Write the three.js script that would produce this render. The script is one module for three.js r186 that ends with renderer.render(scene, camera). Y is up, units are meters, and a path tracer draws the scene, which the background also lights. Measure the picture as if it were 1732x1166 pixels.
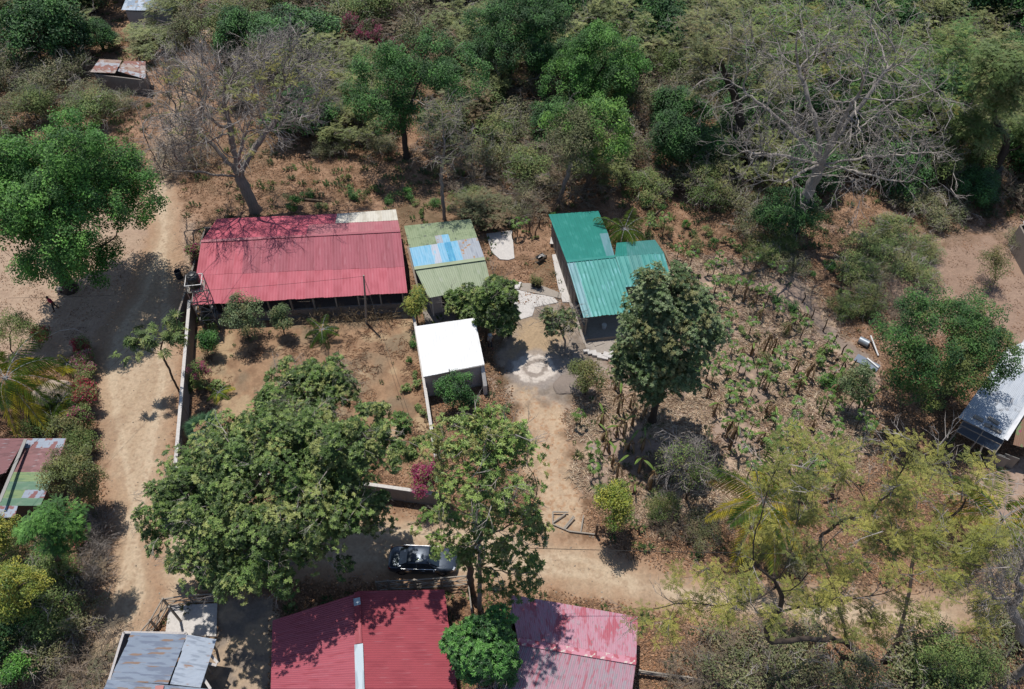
import * as THREE from 'three';
import { MarchingCubes } from 'three/addons/objects/MarchingCubes.js';

// ---------------------------------------------------------------- camera, sky, sun, exposure
const scene = new THREE.Scene();
const FOCAL = 1347, PITCH = THREE.MathUtils.degToRad(49.3), EYE = 52;       // focal length in pixels of the 1732 px wide photograph
const camera = new THREE.PerspectiveCamera(THREE.MathUtils.radToDeg(2 * Math.atan(583 / FOCAL)), 1732 / 1166, 1, 3000);
camera.position.set(0, EYE, 0); camera.rotation.x = -PITCH;
const renderer = new THREE.WebGLRenderer({ antialias: true });
renderer.toneMapping = THREE.LinearToneMapping; renderer.toneMappingExposure = 1.12;
renderer.shadowMap.enabled = true; renderer.shadowMap.type = THREE.PCFSoftShadowMap;
const SUN = new THREE.Vector3(-0.85, 6, -1.75).normalize();
{
  const W = 256, H = 128, d = new Float32Array(W * H * 4);
  for (let r = 0; r < H; r++) for (let c = 0; c < W; c++) {
    const up = ((r + 0.5) / H - 0.5) * Math.PI, az = ((c + 0.5) / W - 0.5) * 2 * Math.PI, y = Math.sin(up);
    const dir = [Math.cos(az) * Math.cos(up), y, Math.sin(az) * Math.cos(up)], cs = Math.max(0, dir[0] * SUN.x + dir[1] * SUN.y + dir[2] * SUN.z);
    const t = Math.pow(Math.max(0, y), 0.45), g = 0.10 * Math.pow(cs, 12), k = (r * W + c) * 4;
    d[k] = 0.46 * (1 - t) + 0.1 * t + g; d[k + 1] = 0.55 * (1 - t) + 0.18 * t + g; d[k + 2] = 0.68 * (1 - t) + 0.36 * t + g; d[k + 3] = 1;
  }
  const sky = new THREE.DataTexture(d, W, H, THREE.RGBAFormat, THREE.FloatType);
  sky.mapping = THREE.EquirectangularReflectionMapping; sky.magFilter = sky.minFilter = THREE.LinearFilter; sky.needsUpdate = true;
  scene.background = sky; scene.environment = sky;
}
const sun = new THREE.DirectionalLight(new THREE.Color(1, 0.955, 0.88), 4.2);
sun.position.copy(SUN).multiplyScalar(150).add(new THREE.Vector3(0, 0, -55)); sun.target.position.set(0, 0, -55);
sun.castShadow = true; sun.shadow.radius = 1; sun.shadow.mapSize.set(4096, 4096);
Object.assign(sun.shadow.camera, { left: -90, right: 90, top: 80, bottom: -80, near: 10, far: 320 });
scene.add(sun, sun.target);

// ---------------------------------------------------------------- helpers
const V3 = (x, y, z) => new THREE.Vector3(x, y, z);
const lerp = (a, b, t) => a + (b - a) * t, clamp = (x, a = 0, b = 1) => Math.min(b, Math.max(a, x));
const smooth = (a, b, x) => { const t = clamp((x - a) / (b - a)); return t * t * (3 - 2 * t); };
function rng(s) { let a = (s * 2654435761) >>> 0 || 1; return () => { a = (a + 0x6d2b79f5) >>> 0; let t = Math.imul(a ^ (a >>> 15), 1 | a); t = (t + Math.imul(t ^ (t >>> 7), 61 | t)) ^ t; return ((t ^ (t >>> 14)) >>> 0) / 4294967296; }; }
const hash2 = (x, y, s) => { let h = Math.imul(x, 374761393) ^ Math.imul(y, 668265263) ^ Math.imul(s, 2246822519); h = Math.imul(h ^ (h >>> 13), 1274126177); return ((h ^ (h >>> 16)) >>> 0) / 4294967296; };
function noise(x, y, s = 0, per = 0) {
  const ix = Math.floor(x), iy = Math.floor(y); let fx = x - ix, fy = y - iy; fx = fx * fx * (3 - 2 * fx); fy = fy * fy * (3 - 2 * fy);
  const w = (v) => per ? ((v % per) + per) % per : v, x0 = w(ix), x1 = w(ix + 1), y0 = w(iy), y1 = w(iy + 1);
  return lerp(lerp(hash2(x0, y0, s), hash2(x1, y0, s), fx), lerp(hash2(x0, y1, s), hash2(x1, y1, s), fx), fy);
}
const fbm = (x, y, s = 0, o = 4, per = 0) => { let v = 0, a = 0.5, t = 0; for (let i = 0; i < o; i++) { v += a * noise(x, y, s + i, per); t += a; x *= 2; y *= 2; per *= 2; a *= 0.5; } return v / t; };
// a colour as it looks sunlit in the photograph -> base colour of the thing (linear)
const toLin = (c) => { c /= 255; return c <= 0.04045 ? c / 12.92 : Math.pow((c + 0.055) / 1.055, 2.4); };
const toS = (c) => 255 * clamp(c <= 0.0031308 ? 12.92 * c : 1.055 * Math.pow(c, 1 / 2.4) - 0.055);
const LIT = 1.5;
const alb = (r, g, b) => [toLin(r) / LIT, toLin(g) / LIT * 1.0, toLin(b) / LIT * 1.03];
const albC = (r, g, b) => { const c = alb(r, g, b); return new THREE.Color().setRGB(c[0], c[1], c[2]); };
// photograph pixel -> point of the place at height h
function ray(px, py) { const x = px - 866, y = 583 - py; return V3(x, y * Math.cos(PITCH) - FOCAL * Math.sin(PITCH), -(FOCAL * Math.cos(PITCH) + y * Math.sin(PITCH))); }
function at(px, py, h = 0) { const d = ray(px, py), t = (EYE - h) / -d.y; return V3(d.x * t, h, d.z * t); }
function onPlane(px, py, z) { const d = ray(px, py), t = z / d.z; return V3(d.x * t, EYE + d.y * t, z); }
function ppm(p) { return FOCAL / ((EYE - p.y) * Math.sin(PITCH) - p.z * Math.cos(PITCH)); }

const used = {};
function numbered(n) { const k = used[n] = (used[n] ?? -1) + 1; return k ? n + '_' + String(k).padStart(3, '0') : n; }
function tag(o, label, category, group) { Object.assign(o.userData, { label, category }); if (group) o.userData.group = group; return o; }
function thing(name, label, category, pos, group) { const o = new THREE.Group(); o.name = numbered(name); o.position.copy(pos); scene.add(o); return tag(o, label, category, group); }
const shade = (m) => { m.castShadow = m.receiveShadow = true; return m; };
function structure(o) { o.userData.kind = 'structure'; return o; }
function stuff(o) { o.userData.kind = 'stuff'; return o; }
function originOf(p) { const o = V3(0, 0, 0); while (p && p !== scene) { o.add(p.position); p = p.parent; } return o; }
const marks = [];                                                            // landmarks that labels may name
const mark = (name, p) => marks.push({ name, p: p.clone() });

class MB {                                                                    // collects faces in world coordinates, builds ONE named mesh
  constructor() { this.p = []; this.n = []; this.u = []; }
  tri(a, b, c, ua, ub, uc) {
    const n = V3().crossVectors(b.clone().sub(a), c.clone().sub(a)).normalize();
    for (const [q, t] of [[a, ua], [b, ub], [c, uc]]) { this.p.push(q.x, q.y, q.z); this.n.push(n.x, n.y, n.z); this.u.push(t ? t[0] : q.x + q.y * 0.3, t ? t[1] : q.z + q.y * 0.7); }
    return this;
  }
  quad(a, b, c, d, uv) { const w = uv || (() => { const l = a.distanceTo(b), h = b.distanceTo(c); return [[0, 0], [l, 0], [l, h], [0, h]]; })(); this.tri(a, b, c, w[0], w[1], w[2]); return this.tri(a, c, d, w[0], w[2], w[3]); }
  hexa(c) { // 8 corners: bottom 0-3, top 4-7 (counter-clockwise seen from above)
    this.quad(c[3], c[2], c[1], c[0]); this.quad(c[4], c[5], c[6], c[7]);
    for (let i = 0; i < 4; i++) { const j = (i + 1) % 4; this.quad(c[i], c[j], c[j + 4], c[i + 4]); }
    return this;
  }
  prism(foot, y0, y1) { // footprint given counter-clockwise from above (x,z); y1 may be a list
    const f = foot.map((p) => V3(p.x, y0, p.z)), t = foot.map((p, i) => V3(p.x, Array.isArray(y1) ? y1[i] : y1, p.z));
    return this.hexa([...f, ...t]);
  }
  box(x, y, z, sx, sy, sz, turn = 0) { const c = Math.cos(turn), s = Math.sin(turn), k = []; for (const yy of [y - sy / 2, y + sy / 2]) for (const [i, j] of [[-1, 1], [1, 1], [1, -1], [-1, -1]]) { const a = i * sx / 2, b = j * sz / 2; k.push(V3(x + a * c + b * s, yy, z - a * s + b * c)); } return this.hexa(k); }
  beam(a, b, w, h = w, up = V3(0, 1, 0)) {
    const d = b.clone().sub(a).normalize(); let s = V3().crossVectors(d, Math.abs(d.dot(up)) > 0.95 ? V3(1, 0, 0) : up).normalize(); const t = V3().crossVectors(s, d);
    const q = (p, i, j) => p.clone().addScaledVector(s, i * w / 2).addScaledVector(t, j * h / 2);
    const k = [q(a, -1, -1), q(a, 1, -1), q(b, 1, -1), q(b, -1, -1), q(a, -1, 1), q(a, 1, 1), q(b, 1, 1), q(b, -1, 1)];
    return this.hexa(k);
  }
  wall(a, b, y0, y1, th) { // y1 number or [at a, at b]
    const d = V3(b.x - a.x, 0, b.z - a.z).normalize(), s = V3(-d.z, 0, d.x).multiplyScalar(th / 2), h = Array.isArray(y1) ? y1 : [y1, y1];
    return this.hexa([a.clone().add(s).setY(y0), b.clone().add(s).setY(y0), b.clone().sub(s).setY(y0), a.clone().sub(s).setY(y0), a.clone().add(s).setY(h[0]), b.clone().add(s).setY(h[1]), b.clone().sub(s).setY(h[1]), a.clone().sub(s).setY(h[0])]);
  }
  tube(pts, rad, seg = 6, cap = true) {
    const L = pts.length, ring = []; let s0 = null, len = 0;
    for (let i = 0; i < L; i++) {
      const d = pts[Math.min(i + 1, L - 1)].clone().sub(pts[Math.max(i - 1, 0)]).normalize();
      if (!s0) s0 = Math.abs(d.y) > 0.9 ? V3(1, 0, 0) : V3(0, 1, 0);
      const s = V3().crossVectors(d, V3().crossVectors(s0, d)).normalize(), t = V3().crossVectors(d, s); s0 = s;
      if (i) len += pts[i].distanceTo(pts[i - 1]);
      const r = Array.isArray(rad) ? rad[i] : rad, row = [];
      for (let k = 0; k <= seg; k++) { const an = k / seg * 2 * Math.PI, n = s.clone().multiplyScalar(Math.cos(an)).addScaledVector(t, Math.sin(an)); row.push([pts[i].clone().addScaledVector(n, r), n, [k / seg * Math.max(0.5, r * 6), len]]); }
      ring.push(row);
    }
    const put = (v) => { this.p.push(v[0].x, v[0].y, v[0].z); this.n.push(v[1].x, v[1].y, v[1].z); this.u.push(v[2][0], v[2][1]); };
    for (let i = 0; i + 1 < L; i++) for (let k = 0; k < seg; k++) { const a = ring[i][k], b = ring[i][k + 1], c = ring[i + 1][k + 1], d = ring[i + 1][k]; put(a); put(b); put(c); put(a); put(c); put(d); }
    if (cap) for (const [i, q] of [[0, -1], [L - 1, 1]]) for (let k = 0; k < seg; k++) { const a = ring[i][k][0], b = ring[i][k + 1][0]; if (q > 0) this.tri(pts[i], a, b); else this.tri(pts[i], b, a); }
    return this;
  }
  geometry(o = V3(0, 0, 0)) {
    const g = new THREE.BufferGeometry(), p = Float32Array.from(this.p);
    for (let i = 0; i < p.length; i += 3) { p[i] -= o.x; p[i + 1] -= o.y; p[i + 2] -= o.z; }
    g.setAttribute('position', new THREE.BufferAttribute(p, 3)); g.setAttribute('normal', new THREE.BufferAttribute(Float32Array.from(this.n), 3)); g.setAttribute('uv', new THREE.BufferAttribute(Float32Array.from(this.u), 2));
    return g;
  }
  build(name, mat, parent = scene) { const m = shade(new THREE.Mesh(this.geometry(originOf(parent)), mat)); m.name = parent === scene ? numbered(name) : name; parent.add(m); return m; }
}
const B = () => new MB();

// ---------------------------------------------------------------- materials
function canvasTex(n, fn, m = 1, srgb = true, h = n) {                        // tile of n x h texels covering m metres
  const d = new Uint8Array(n * h * 4);
  for (let y = 0; y < h; y++) for (let x = 0; x < n; x++) { const c = fn(x / n, y / h), k = (y * n + x) * 4; for (let i = 0; i < 3; i++) d[k + i] = srgb ? toS(c[i]) : clamp(c[i]) * 255; d[k + 3] = 255; }
  const t = new THREE.DataTexture(d, n, h, THREE.RGBAFormat); t.wrapS = t.wrapT = THREE.RepeatWrapping; t.magFilter = THREE.LinearFilter; t.minFilter = THREE.LinearMipmapLinearFilter; t.generateMipmaps = true;
  if (srgb) t.colorSpace = THREE.SRGBColorSpace; t.repeat.set(1 / m, 1 / m); t.needsUpdate = true; return t;
}
const mix3 = (a, b, t) => [lerp(a[0], b[0], t), lerp(a[1], b[1], t), lerp(a[2], b[2], t)];
const mul3 = (a, k) => [a[0] * k, a[1] * k, a[2] * k];
const std = (o) => new THREE.MeshStandardMaterial({ roughness: 0.9, metalness: 0, ...o });
const plain = (r, g, b, rough = 0.85, o = {}) => std({ color: albC(r, g, b), roughness: rough, ...o });
const grain = canvasTex(256, (u, v) => { const k = 0.72 + 0.28 * fbm(u * 16, v * 16, 3, 4, 16) + 0.16 * (fbm(u * 64, v * 64, 9, 2, 64) - 0.5); return [k, k, k]; }, 1.6);
const grained = (r, g, b, rough = 0.9, o = {}) => std({ color: albC(r * 1.06, g * 1.06, b * 1.06), map: grain, roughness: rough, ...o });
const barkTex = canvasTex(128, (u, v) => { const k = 0.6 + 0.5 * fbm(u * 16, v * 4, 5, 4, 4) - 0.1; return [k, k * 0.98, k * 0.95]; }, 1);
const bark = (r, g, b) => std({ color: albC(r * 1.1, g * 1.1, b * 1.1), map: barkTex, roughness: 0.95 });
const M = {
  concrete: grained(176, 165, 152), concretePale: grained(220, 214, 206), block: grained(150, 140, 130), plaster: grained(205, 199, 195), dark: plain(50, 48, 46), glass: plain(26, 30, 36, 0.12),
  wood: grained(150, 128, 104), woodGrey: grained(170, 160, 146), woodDark: grained(105, 86, 68), steel: plain(150, 148, 142, 0.5, { metalness: 0.3 }), white: plain(240, 238, 232, 0.6), whiteWall: grained(225, 220, 212),
  blackPlastic: plain(38, 40, 44, 0.4), rubber: plain(30, 30, 32, 0.8), fascia: plain(90, 86, 84, 0.7),
};

// ---------------------------------------------------------------- corrugated roofs, every sheet a part
// A eave-left, B eave-right, C ridge-right, D ridge-left; ribs run from the eave to the ridge
const sheetRnd = rng(77);
function sheets(parent, name, A, Bq, C, D, o) {
  const { cols, rows = 1, ribs = 4, amp = 0.016, mat, ov = 0.08, skip } = o, N = V3().crossVectors(Bq.clone().sub(A), D.clone().sub(A)).normalize(); if (N.y < 0) N.negate();
  const Lu = A.distanceTo(Bq), Lv = A.distanceTo(D), org = originOf(parent), prof = o.round ? [[0, 0], [0.25, 0.5], [0.5, 1], [0.75, 0.5]] : [[0, 0], [0.34, 0], [0.44, 1], [0.56, 1], [0.66, 0]];
  const X = (u, v, h) => A.clone().lerp(Bq, u).lerp(D.clone().lerp(C, u), v).addScaledVector(N, h);
  for (let j = 0; j < rows; j++) for (let i = 0; i < cols; i++) {
    if (skip && skip(i, j)) continue;
    const u0 = i / cols, u1 = (i + 1) / cols + (i < cols - 1 ? 0.03 / cols : 0), v0 = j / rows - (j ? ov / Lv : (sheetRnd() * 0.07 - 0.02) / Lv), v1 = (j + 1) / rows, lift = 0.01 * (j + 1) + 0.003 * (i % 2) + sheetRnd() * 0.003, tilt = (sheetRnd() - 0.5) * 0.006, mb = B();
    const cut = []; for (let k = 0; k < ribs; k++) for (const [t, h] of prof) cut.push([(k + t) / ribs, h]); cut.push([1, 0]);
    for (let k = 0; k + 1 < cut.length; k++) {
      const a = lerp(u0, u1, cut[k][0]), b = lerp(u0, u1, cut[k + 1][0]), ha = lift + amp * cut[k][1] + tilt * cut[k][0], hb = lift + amp * cut[k + 1][1] + tilt * cut[k + 1][0], off = (i * 3.7 + j * 1.9) % 5;
      mb.quad(X(a, v0, ha), X(b, v0, hb), X(b, v1, hb), X(a, v1, ha), [[a * Lu + off, v0 * Lv + off], [b * Lu + off, v0 * Lv + off], [b * Lu + off, v1 * Lv + off], [a * Lu + off, v1 * Lv + off]]);
    }
    mb.build(name, typeof mat === 'function' ? mat(i, j) : mat, parent);
  }
}
// weathered paint: base colour, the colours that show through, streaks along the ribs
function roofTex(base, marksOn, m = 4, seed = 1) {
  return canvasTex(256, (u, v) => {
    let c = mul3(alb(...base), 0.92 + 0.16 * fbm(u * 12, v * 6, seed, 4, 6));
    for (const [col, lo, hi, fu, fv] of marksOn) { const n = fbm(u * fu, v * fv, seed + 11 + lo * 50, 4, Math.min(fu, fv)); c = mix3(c, alb(...col), smooth(lo, hi, n)); }
    return c;
  }, m);
}
const roofMat = (tex, rough = 0.55, metal = 0, col = 0xffffff) => std({ map: tex, roughness: rough, metalness: metal, color: col });
// ---------------------------------------------------------------- the ground, the roads, the yards
const GX = -84, GZ = -128, GW = 168, GD = 118;                                // the ground that carries the detailed colour map
const poly = (a) => a.map(([x, y]) => at(x, y));
const zones = {
  sandy: poly([[-120, 420], [40, 380], [250, 330], [330, 380], [330, 470], [320, 520], [150, 610], [-120, 640]]),
  lot: poly([[326, 520], [700, 500], [738, 800], [296, 800]]),
  plantation: poly([[1110, 430], [1340, 440], [1400, 520], [1490, 640], [1480, 780], [1330, 850], [1100, 900], [970, 830], [965, 700], [1020, 640]]),
  east: poly([[1480, 420], [1800, 360], [1800, 640], [1600, 560], [1500, 600]]),
  ash: poly([[835, 590], [880, 520], [940, 500], [1000, 560], [1030, 610], [1000, 660], [960, 700], [870, 690]]),
  drive: poly([[893, 915], [995, 900], [985, 850], [962, 760], [950, 690], [870, 660], [885, 760], [905, 840]]),
  drydust: poly([[860, 600], [880, 540], [930, 530], [960, 560], [935, 590], [890, 660]]),
  west: poly([[95, 1190], [150, 1020], [170, 960], [182, 860], [165, 760], [154, 680], [150, 620], [165, 560], [210, 500], [232, 440], [245, 400], [235, 330], [250, 250], [290, 170], [330, 40], [390, -40], [430, -40], [350, 90], [320, 200], [305, 300], [308, 420], [312, 520], [308, 640], [290, 790], [270, 900], [285, 1000], [255, 1062], [205, 1190]]),
  cross: poly([[250, 880], [300, 815], [450, 850], [650, 862], [740, 866], [860, 880], [920, 905], [1000, 908], [1110, 958], [1260, 972], [1400, 985], [1540, 1000], [1640, 985], [1690, 900], [1730, 840], [1790, 840], [1760, 960], [1700, 1060], [1560, 1092], [1400, 1085], [1240, 1068], [1080, 1032], [900, 1000], [760, 1000], [620, 985], [430, 985], [340, 1010], [260, 1060]]),
  court: poly([[365, 1010], [470, 1000], [460, 1190], [320, 1190], [360, 1080]]),
  path: poly([[1335, 452], [1352, 452], [1375, 520], [1410, 560], [1470, 600], [1480, 625], [1440, 605], [1395, 575], [1362, 530]]),
  trail: poly([[1232, 318], [1246, 316], [1300, 350], [1420, 385], [1600, 400], [1600, 412], [1420, 398], [1290, 362]]),
  lane: poly([[1640, 800], [1740, 780], [1740, 880], [1690, 920]]),
};
const STEP = 0.5, NX = GW / STEP + 1 | 0, NZ = GD / STEP + 1 | 0, sdf = {};
for (const [k, pl] of Object.entries(zones)) {
  const f = sdf[k] = new Float32Array(NX * NZ);
  for (let j = 0; j < NZ; j++) for (let i = 0; i < NX; i++) {
    const x = GX + i * STEP, z = GZ + j * STEP; let ins = false, best = 1e9;
    for (let a = 0, b = pl.length - 1; a < pl.length; b = a++) {
      const p = pl[a], q = pl[b], ex = q.x - p.x, ez = q.z - p.z, t = clamp(((x - p.x) * ex + (z - p.z) * ez) / (ex * ex + ez * ez)), dx = x - p.x - ex * t, dz = z - p.z - ez * t;
      best = Math.min(best, dx * dx + dz * dz);
      if ((p.z > z) !== (q.z > z) && x < (q.x - p.x) * (z - p.z) / (q.z - p.z) + p.x) ins = !ins;
    }
    f[j * NX + i] = (ins ? 1 : -1) * Math.sqrt(best);
  }
}
function zone(k, x, z) { const u = clamp((x - GX) / STEP, 0, NX - 1.001), v = clamp((z - GZ) / STEP, 0, NZ - 1.001), i = u | 0, j = v | 0, a = u - i, b = v - j, f = sdf[k], n = j * NX + i; return lerp(lerp(f[n], f[n + 1], a), lerp(f[n + NX], f[n + NX + 1], a), b); }
const ashAt = at(905, 622), ringAt = V3(ashAt.x, 0, ashAt.z);
function groundColour(x, z) {
  const n1 = fbm(x * 0.22 + 40, z * 0.22 + 70, 1, 4), n2 = fbm(x * 1.1 + 90, z * 1.1 + 10, 21, 3), n3 = fbm(x * 4.5 + 200, z * 4.5 + 300, 31, 2), nl = n1 - 0.5, edge = (n2 - 0.5) * 1.3 + (n3 - 0.5) * 0.5;
  let c = mix3(alb(130, 100, 74), alb(170, 134, 106), smooth(0.25, 0.75, n2)); c = mix3(c, alb(184, 150, 120), smooth(0.58, 0.8, n3) * 0.6); c = mix3(c, alb(104, 92, 66), smooth(0.5, 0.72, n1) * 0.55);
  const lay = (k, w, col) => { const s = smooth(-w, w, zone(k, x, z) + edge * w * 1.6); if (s > 0) c = mix3(c, col(), s); };
  lay('sandy', 1.4, () => mix3(alb(176, 148, 124), alb(196, 170, 144), n2));
  lay('east', 2, () => mix3(alb(152, 124, 104), alb(176, 148, 126), n2));
  lay('lot', 0.3, () => mix3(mix3(mix3(alb(148, 116, 88), alb(172, 138, 106), smooth(0.3, 0.7, n2)), alb(192, 166, 130), smooth(0.54, 0.72, fbm(x * 0.55, z * 0.55, 55, 4)) * 0.8), alb(140, 124, 100), smooth(0.6, 0.78, fbm(x * 0.4 + 9, z * 0.4, 65, 3)) * 0.7));
  lay('plantation', 1.2, () => mix3(mix3(alb(154, 132, 116), alb(176, 152, 134), n2), alb(212, 184, 154), smooth(0.5, 0.7, fbm(x * 0.9 + 7, z * 1.4, 44, 4)) * 0.7));
  lay('ash', 1.6, () => mix3(alb(146, 133, 119), alb(172, 157, 142), smooth(0.3, 0.7, n2)));
  lay('drydust', 1.0, () => mix3(alb(172, 148, 118), alb(190, 164, 130), n2));
  lay('drive', 1.0, () => mix3(mix3(alb(194, 166, 136), alb(208, 182, 150), n2), alb(176, 130, 92), smooth(0.56, 0.72, n3) * 0.6));
  lay('path', 0.35, () => mix3(alb(140, 122, 108), alb(166, 148, 132), n2));
  lay('trail', 0.3, () => alb(176, 146, 122)); lay('lane', 1.2, () => mix3(alb(168, 142, 124), alb(186, 160, 140), n2));
  lay('court', 0.7, () => mix3(alb(150, 136, 122), alb(192, 168, 140), smooth(0.4, 0.7, n2)));
  const road = (k, sx, sz) => lay(k, 0.55, () => { const s = zone(k, x, z), st = fbm(x * sx + 5, z * sz, 71, 4); let q = mix3(alb(190, 164, 134), alb(204, 180, 150), smooth(0.3, 0.7, st)); q = mix3(alb(178, 144, 114), q, smooth(0.0, 1.9, s + edge)); q = mix3(q, alb(214, 192, 162), smooth(0.42, 0.12, Math.abs(s - 1.75 + edge * 0.3)) * 0.6); q = mix3(q, alb(176, 148, 120), smooth(0.58, 0.75, n3) * 0.6); return mix3(q, alb(166, 138, 112), smooth(0.62, 0.74, n1) * 0.5); });
  road('west', 1.6, 0.14); road('cross', 0.14, 1.6);
  { const dx = x - ringAt.x, dz = (z - ringAt.z), r = Math.hypot(dx * 0.92, dz) + edge * 0.62, an = fbm(x * 1.3, z * 1.3, 88, 3);
    c = mix3(c, alb(166, 156, 148), smooth(2.5, 1.8, r) * 0.7); c = mix3(c, alb(222, 210, 196), smooth(1.75, 1.4, r) * smooth(0.1, 0.32, an + 0.08)); c = mix3(c, alb(166, 153, 141), smooth(0.3, 0.12, Math.abs(r - 0.8))); }
  const k = 0.84 + 0.32 * fbm(x * 7 + 400, z * 7 + 100, 91, 3) + 0.2 * (hash2(Math.floor(x * 13), Math.floor(z * 13), 5) - 0.5);
  return mul3(c, k);
}
const TW = 2048, TH = Math.round(TW * GD / GW);
const groundTex = canvasTex(TW, (u, v) => groundColour(GX + u * GW, GZ + v * GD), 1, true, TH);
groundTex.wrapS = groundTex.wrapT = THREE.ClampToEdgeWrapping;
const bumps = canvasTex(512, (u, v) => { const k = fbm(u * 24, v * 24, 13, 5, 24); return [k, k, k]; }, 1, false);
bumps.repeat.set(GW / 5, GD / 5);
const groundMat = std({ map: groundTex, bumpMap: bumps, bumpScale: 0.05, roughness: 0.97 });
// low relief, so that nothing lies dead flat
const relief = (x, z) => (fbm(x * 0.35 + 3, z * 0.35 + 8, 301, 3) - 0.5) * 0.12 + (fbm(x * 1.7, z * 1.7, 311, 2) - 0.5) * 0.05 * smooth(0.6, -0.8, Math.max(zone('west', x, z), zone('cross', x, z), zone('drive', x, z)));
{
  const H = new Float32Array(NX * NZ); for (let j = 0; j < NZ; j++) for (let i = 0; i < NX; i++) H[j * NX + i] = relief(GX + i * STEP, GZ + j * STEP);
  const parts = { ground: [], dirt_road: [], driveway: [], footpath: [] };
  for (let j = 0; j + 1 < NZ; j++) for (let i = 0; i + 1 < NX; i++) {
    const x = GX + (i + 0.5) * STEP, z = GZ + (j + 0.5) * STEP;
    const k = Math.max(zone('west', x, z), zone('cross', x, z)) > 0 ? 'dirt_road' : zone('drive', x, z) > 0 ? 'driveway' : Math.max(zone('path', x, z), zone('trail', x, z)) > -0.1 ? 'footpath' : 'ground';
    parts[k].push(j * NX + i);
  }
  for (const [name, cells] of Object.entries(parts)) {
    const p = [], uv = [], n = [], idx = [], seen = new Map();
    const vert = (q) => { let k = seen.get(q); if (k === undefined) { k = p.length / 3; seen.set(q, k); const i = q % NX, j = q / NX | 0, x = GX + i * STEP, z = GZ + j * STEP; p.push(x, H[q], z); uv.push((x - GX) / GW, (z - GZ) / GD); const a = H[j * NX + Math.max(0, i - 1)] - H[j * NX + Math.min(NX - 1, i + 1)], b = H[Math.max(0, j - 1) * NX + i] - H[Math.min(NZ - 1, j + 1) * NX + i], m = V3(a, 2 * STEP, b).normalize(); n.push(m.x, m.y, m.z); } return k; };
    for (const q of cells) { const a = vert(q), b = vert(q + 1), c = vert(q + NX), d = vert(q + NX + 1); idx.push(a, c, b, b, c, d); }
    const g = new THREE.BufferGeometry(); g.setAttribute('position', new THREE.Float32BufferAttribute(p, 3)); g.setAttribute('normal', new THREE.Float32BufferAttribute(n, 3)); g.setAttribute('uv', new THREE.Float32BufferAttribute(uv, 2)); g.setIndex(idx);
    const m = structure(shade(new THREE.Mesh(g, groundMat))); m.name = name; scene.add(m);
  }
  // the land beyond, out to the horizon
  const far = B(), R = 1500, y = -0.15, a = [GX, GX + GW], b = [GZ, GZ + GD];
  far.quad(V3(-R, y, b[1]), V3(R, y, b[1]), V3(R, y, b[0]), V3(-R, y, b[0])); far.p.length = far.n.length = far.u.length = 0;
  const q = (x0, x1, z0, z1) => far.quad(V3(x0, y, z1), V3(x1, y, z1), V3(x1, y, z0), V3(x0, y, z0), [[x0, z1], [x1, z1], [x1, z0], [x0, z0]].map((t) => [t[0], t[1]]));
  q(-R, a[0] + 0.2, -R, R); q(a[1] - 0.2, R, -R, R); q(a[0] + 0.2, a[1] - 0.2, -R, b[0] + 0.2); q(a[0] + 0.2, a[1] - 0.2, b[1] - 0.2, R);
  const landTex = canvasTex(256, (u, v) => mix3(alb(122, 98, 70), alb(92, 98, 62), fbm(u * 8, v * 8, 61, 4, 8)), 24);
  structure(far.build('terrain', std({ map: landTex, roughness: 1 })));
}

// ---------------------------------------------------------------- sprays of leaves, twigs and litter (shared shapes)
class Spray {                                                                // small faces with a tone of their own
  constructor() { this.p = []; this.c = []; }
  leaf(b, d, up, len, wid, tone, fold = 0.25, col) {
    const dir = d.clone().normalize(), s = V3().crossVectors(dir, up).normalize(), n = V3().crossVectors(s, dir);
    const m = b.clone().addScaledVector(dir, len * 0.45), l = m.clone().addScaledVector(s, wid / 2).addScaledVector(n, wid * fold), r = m.clone().addScaledVector(s, -wid / 2).addScaledVector(n, wid * fold), t = b.clone().addScaledVector(dir, len).addScaledVector(n, -len * 0.12);
    for (const q of [b, r, t, b, t, l]) { this.p.push(q.x, q.y, q.z); const k = col || [tone, tone, tone]; this.c.push(k[0], k[1], k[2]); }
  }
  stick(a, b, r, tone) { const d = b.clone().sub(a).normalize(), s = V3().crossVectors(d, Math.abs(d.y) > 0.9 ? V3(1, 0, 0) : V3(0, 1, 0)).normalize(), t = V3().crossVectors(s, d), q = []; for (let k = 0; k < 3; k++) { const an = k * 2.0944; q.push(s.clone().multiplyScalar(Math.cos(an)).addScaledVector(t, Math.sin(an))); } for (let k = 0; k < 3; k++) { const e = q[k], f = q[(k + 1) % 3]; for (const v of [a.clone().addScaledVector(e, r), a.clone().addScaledVector(f, r), b, ]) { this.p.push(v.x, v.y, v.z); this.c.push(tone, tone, tone); } } }
  geometry() { const g = new THREE.BufferGeometry(); g.setAttribute('position', new THREE.Float32BufferAttribute(this.p, 3)); g.setAttribute('color', new THREE.Float32BufferAttribute(this.c, 3)); g.computeVertexNormals(); return g; }
}
const dirOf = (r, lift = 0) => { const z = r() * 2 - 1, a = r() * 6.2832, s = Math.sqrt(1 - z * z); return V3(s * Math.cos(a), z + lift, s * Math.sin(a)).normalize(); };
const SPRAY = {};
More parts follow.
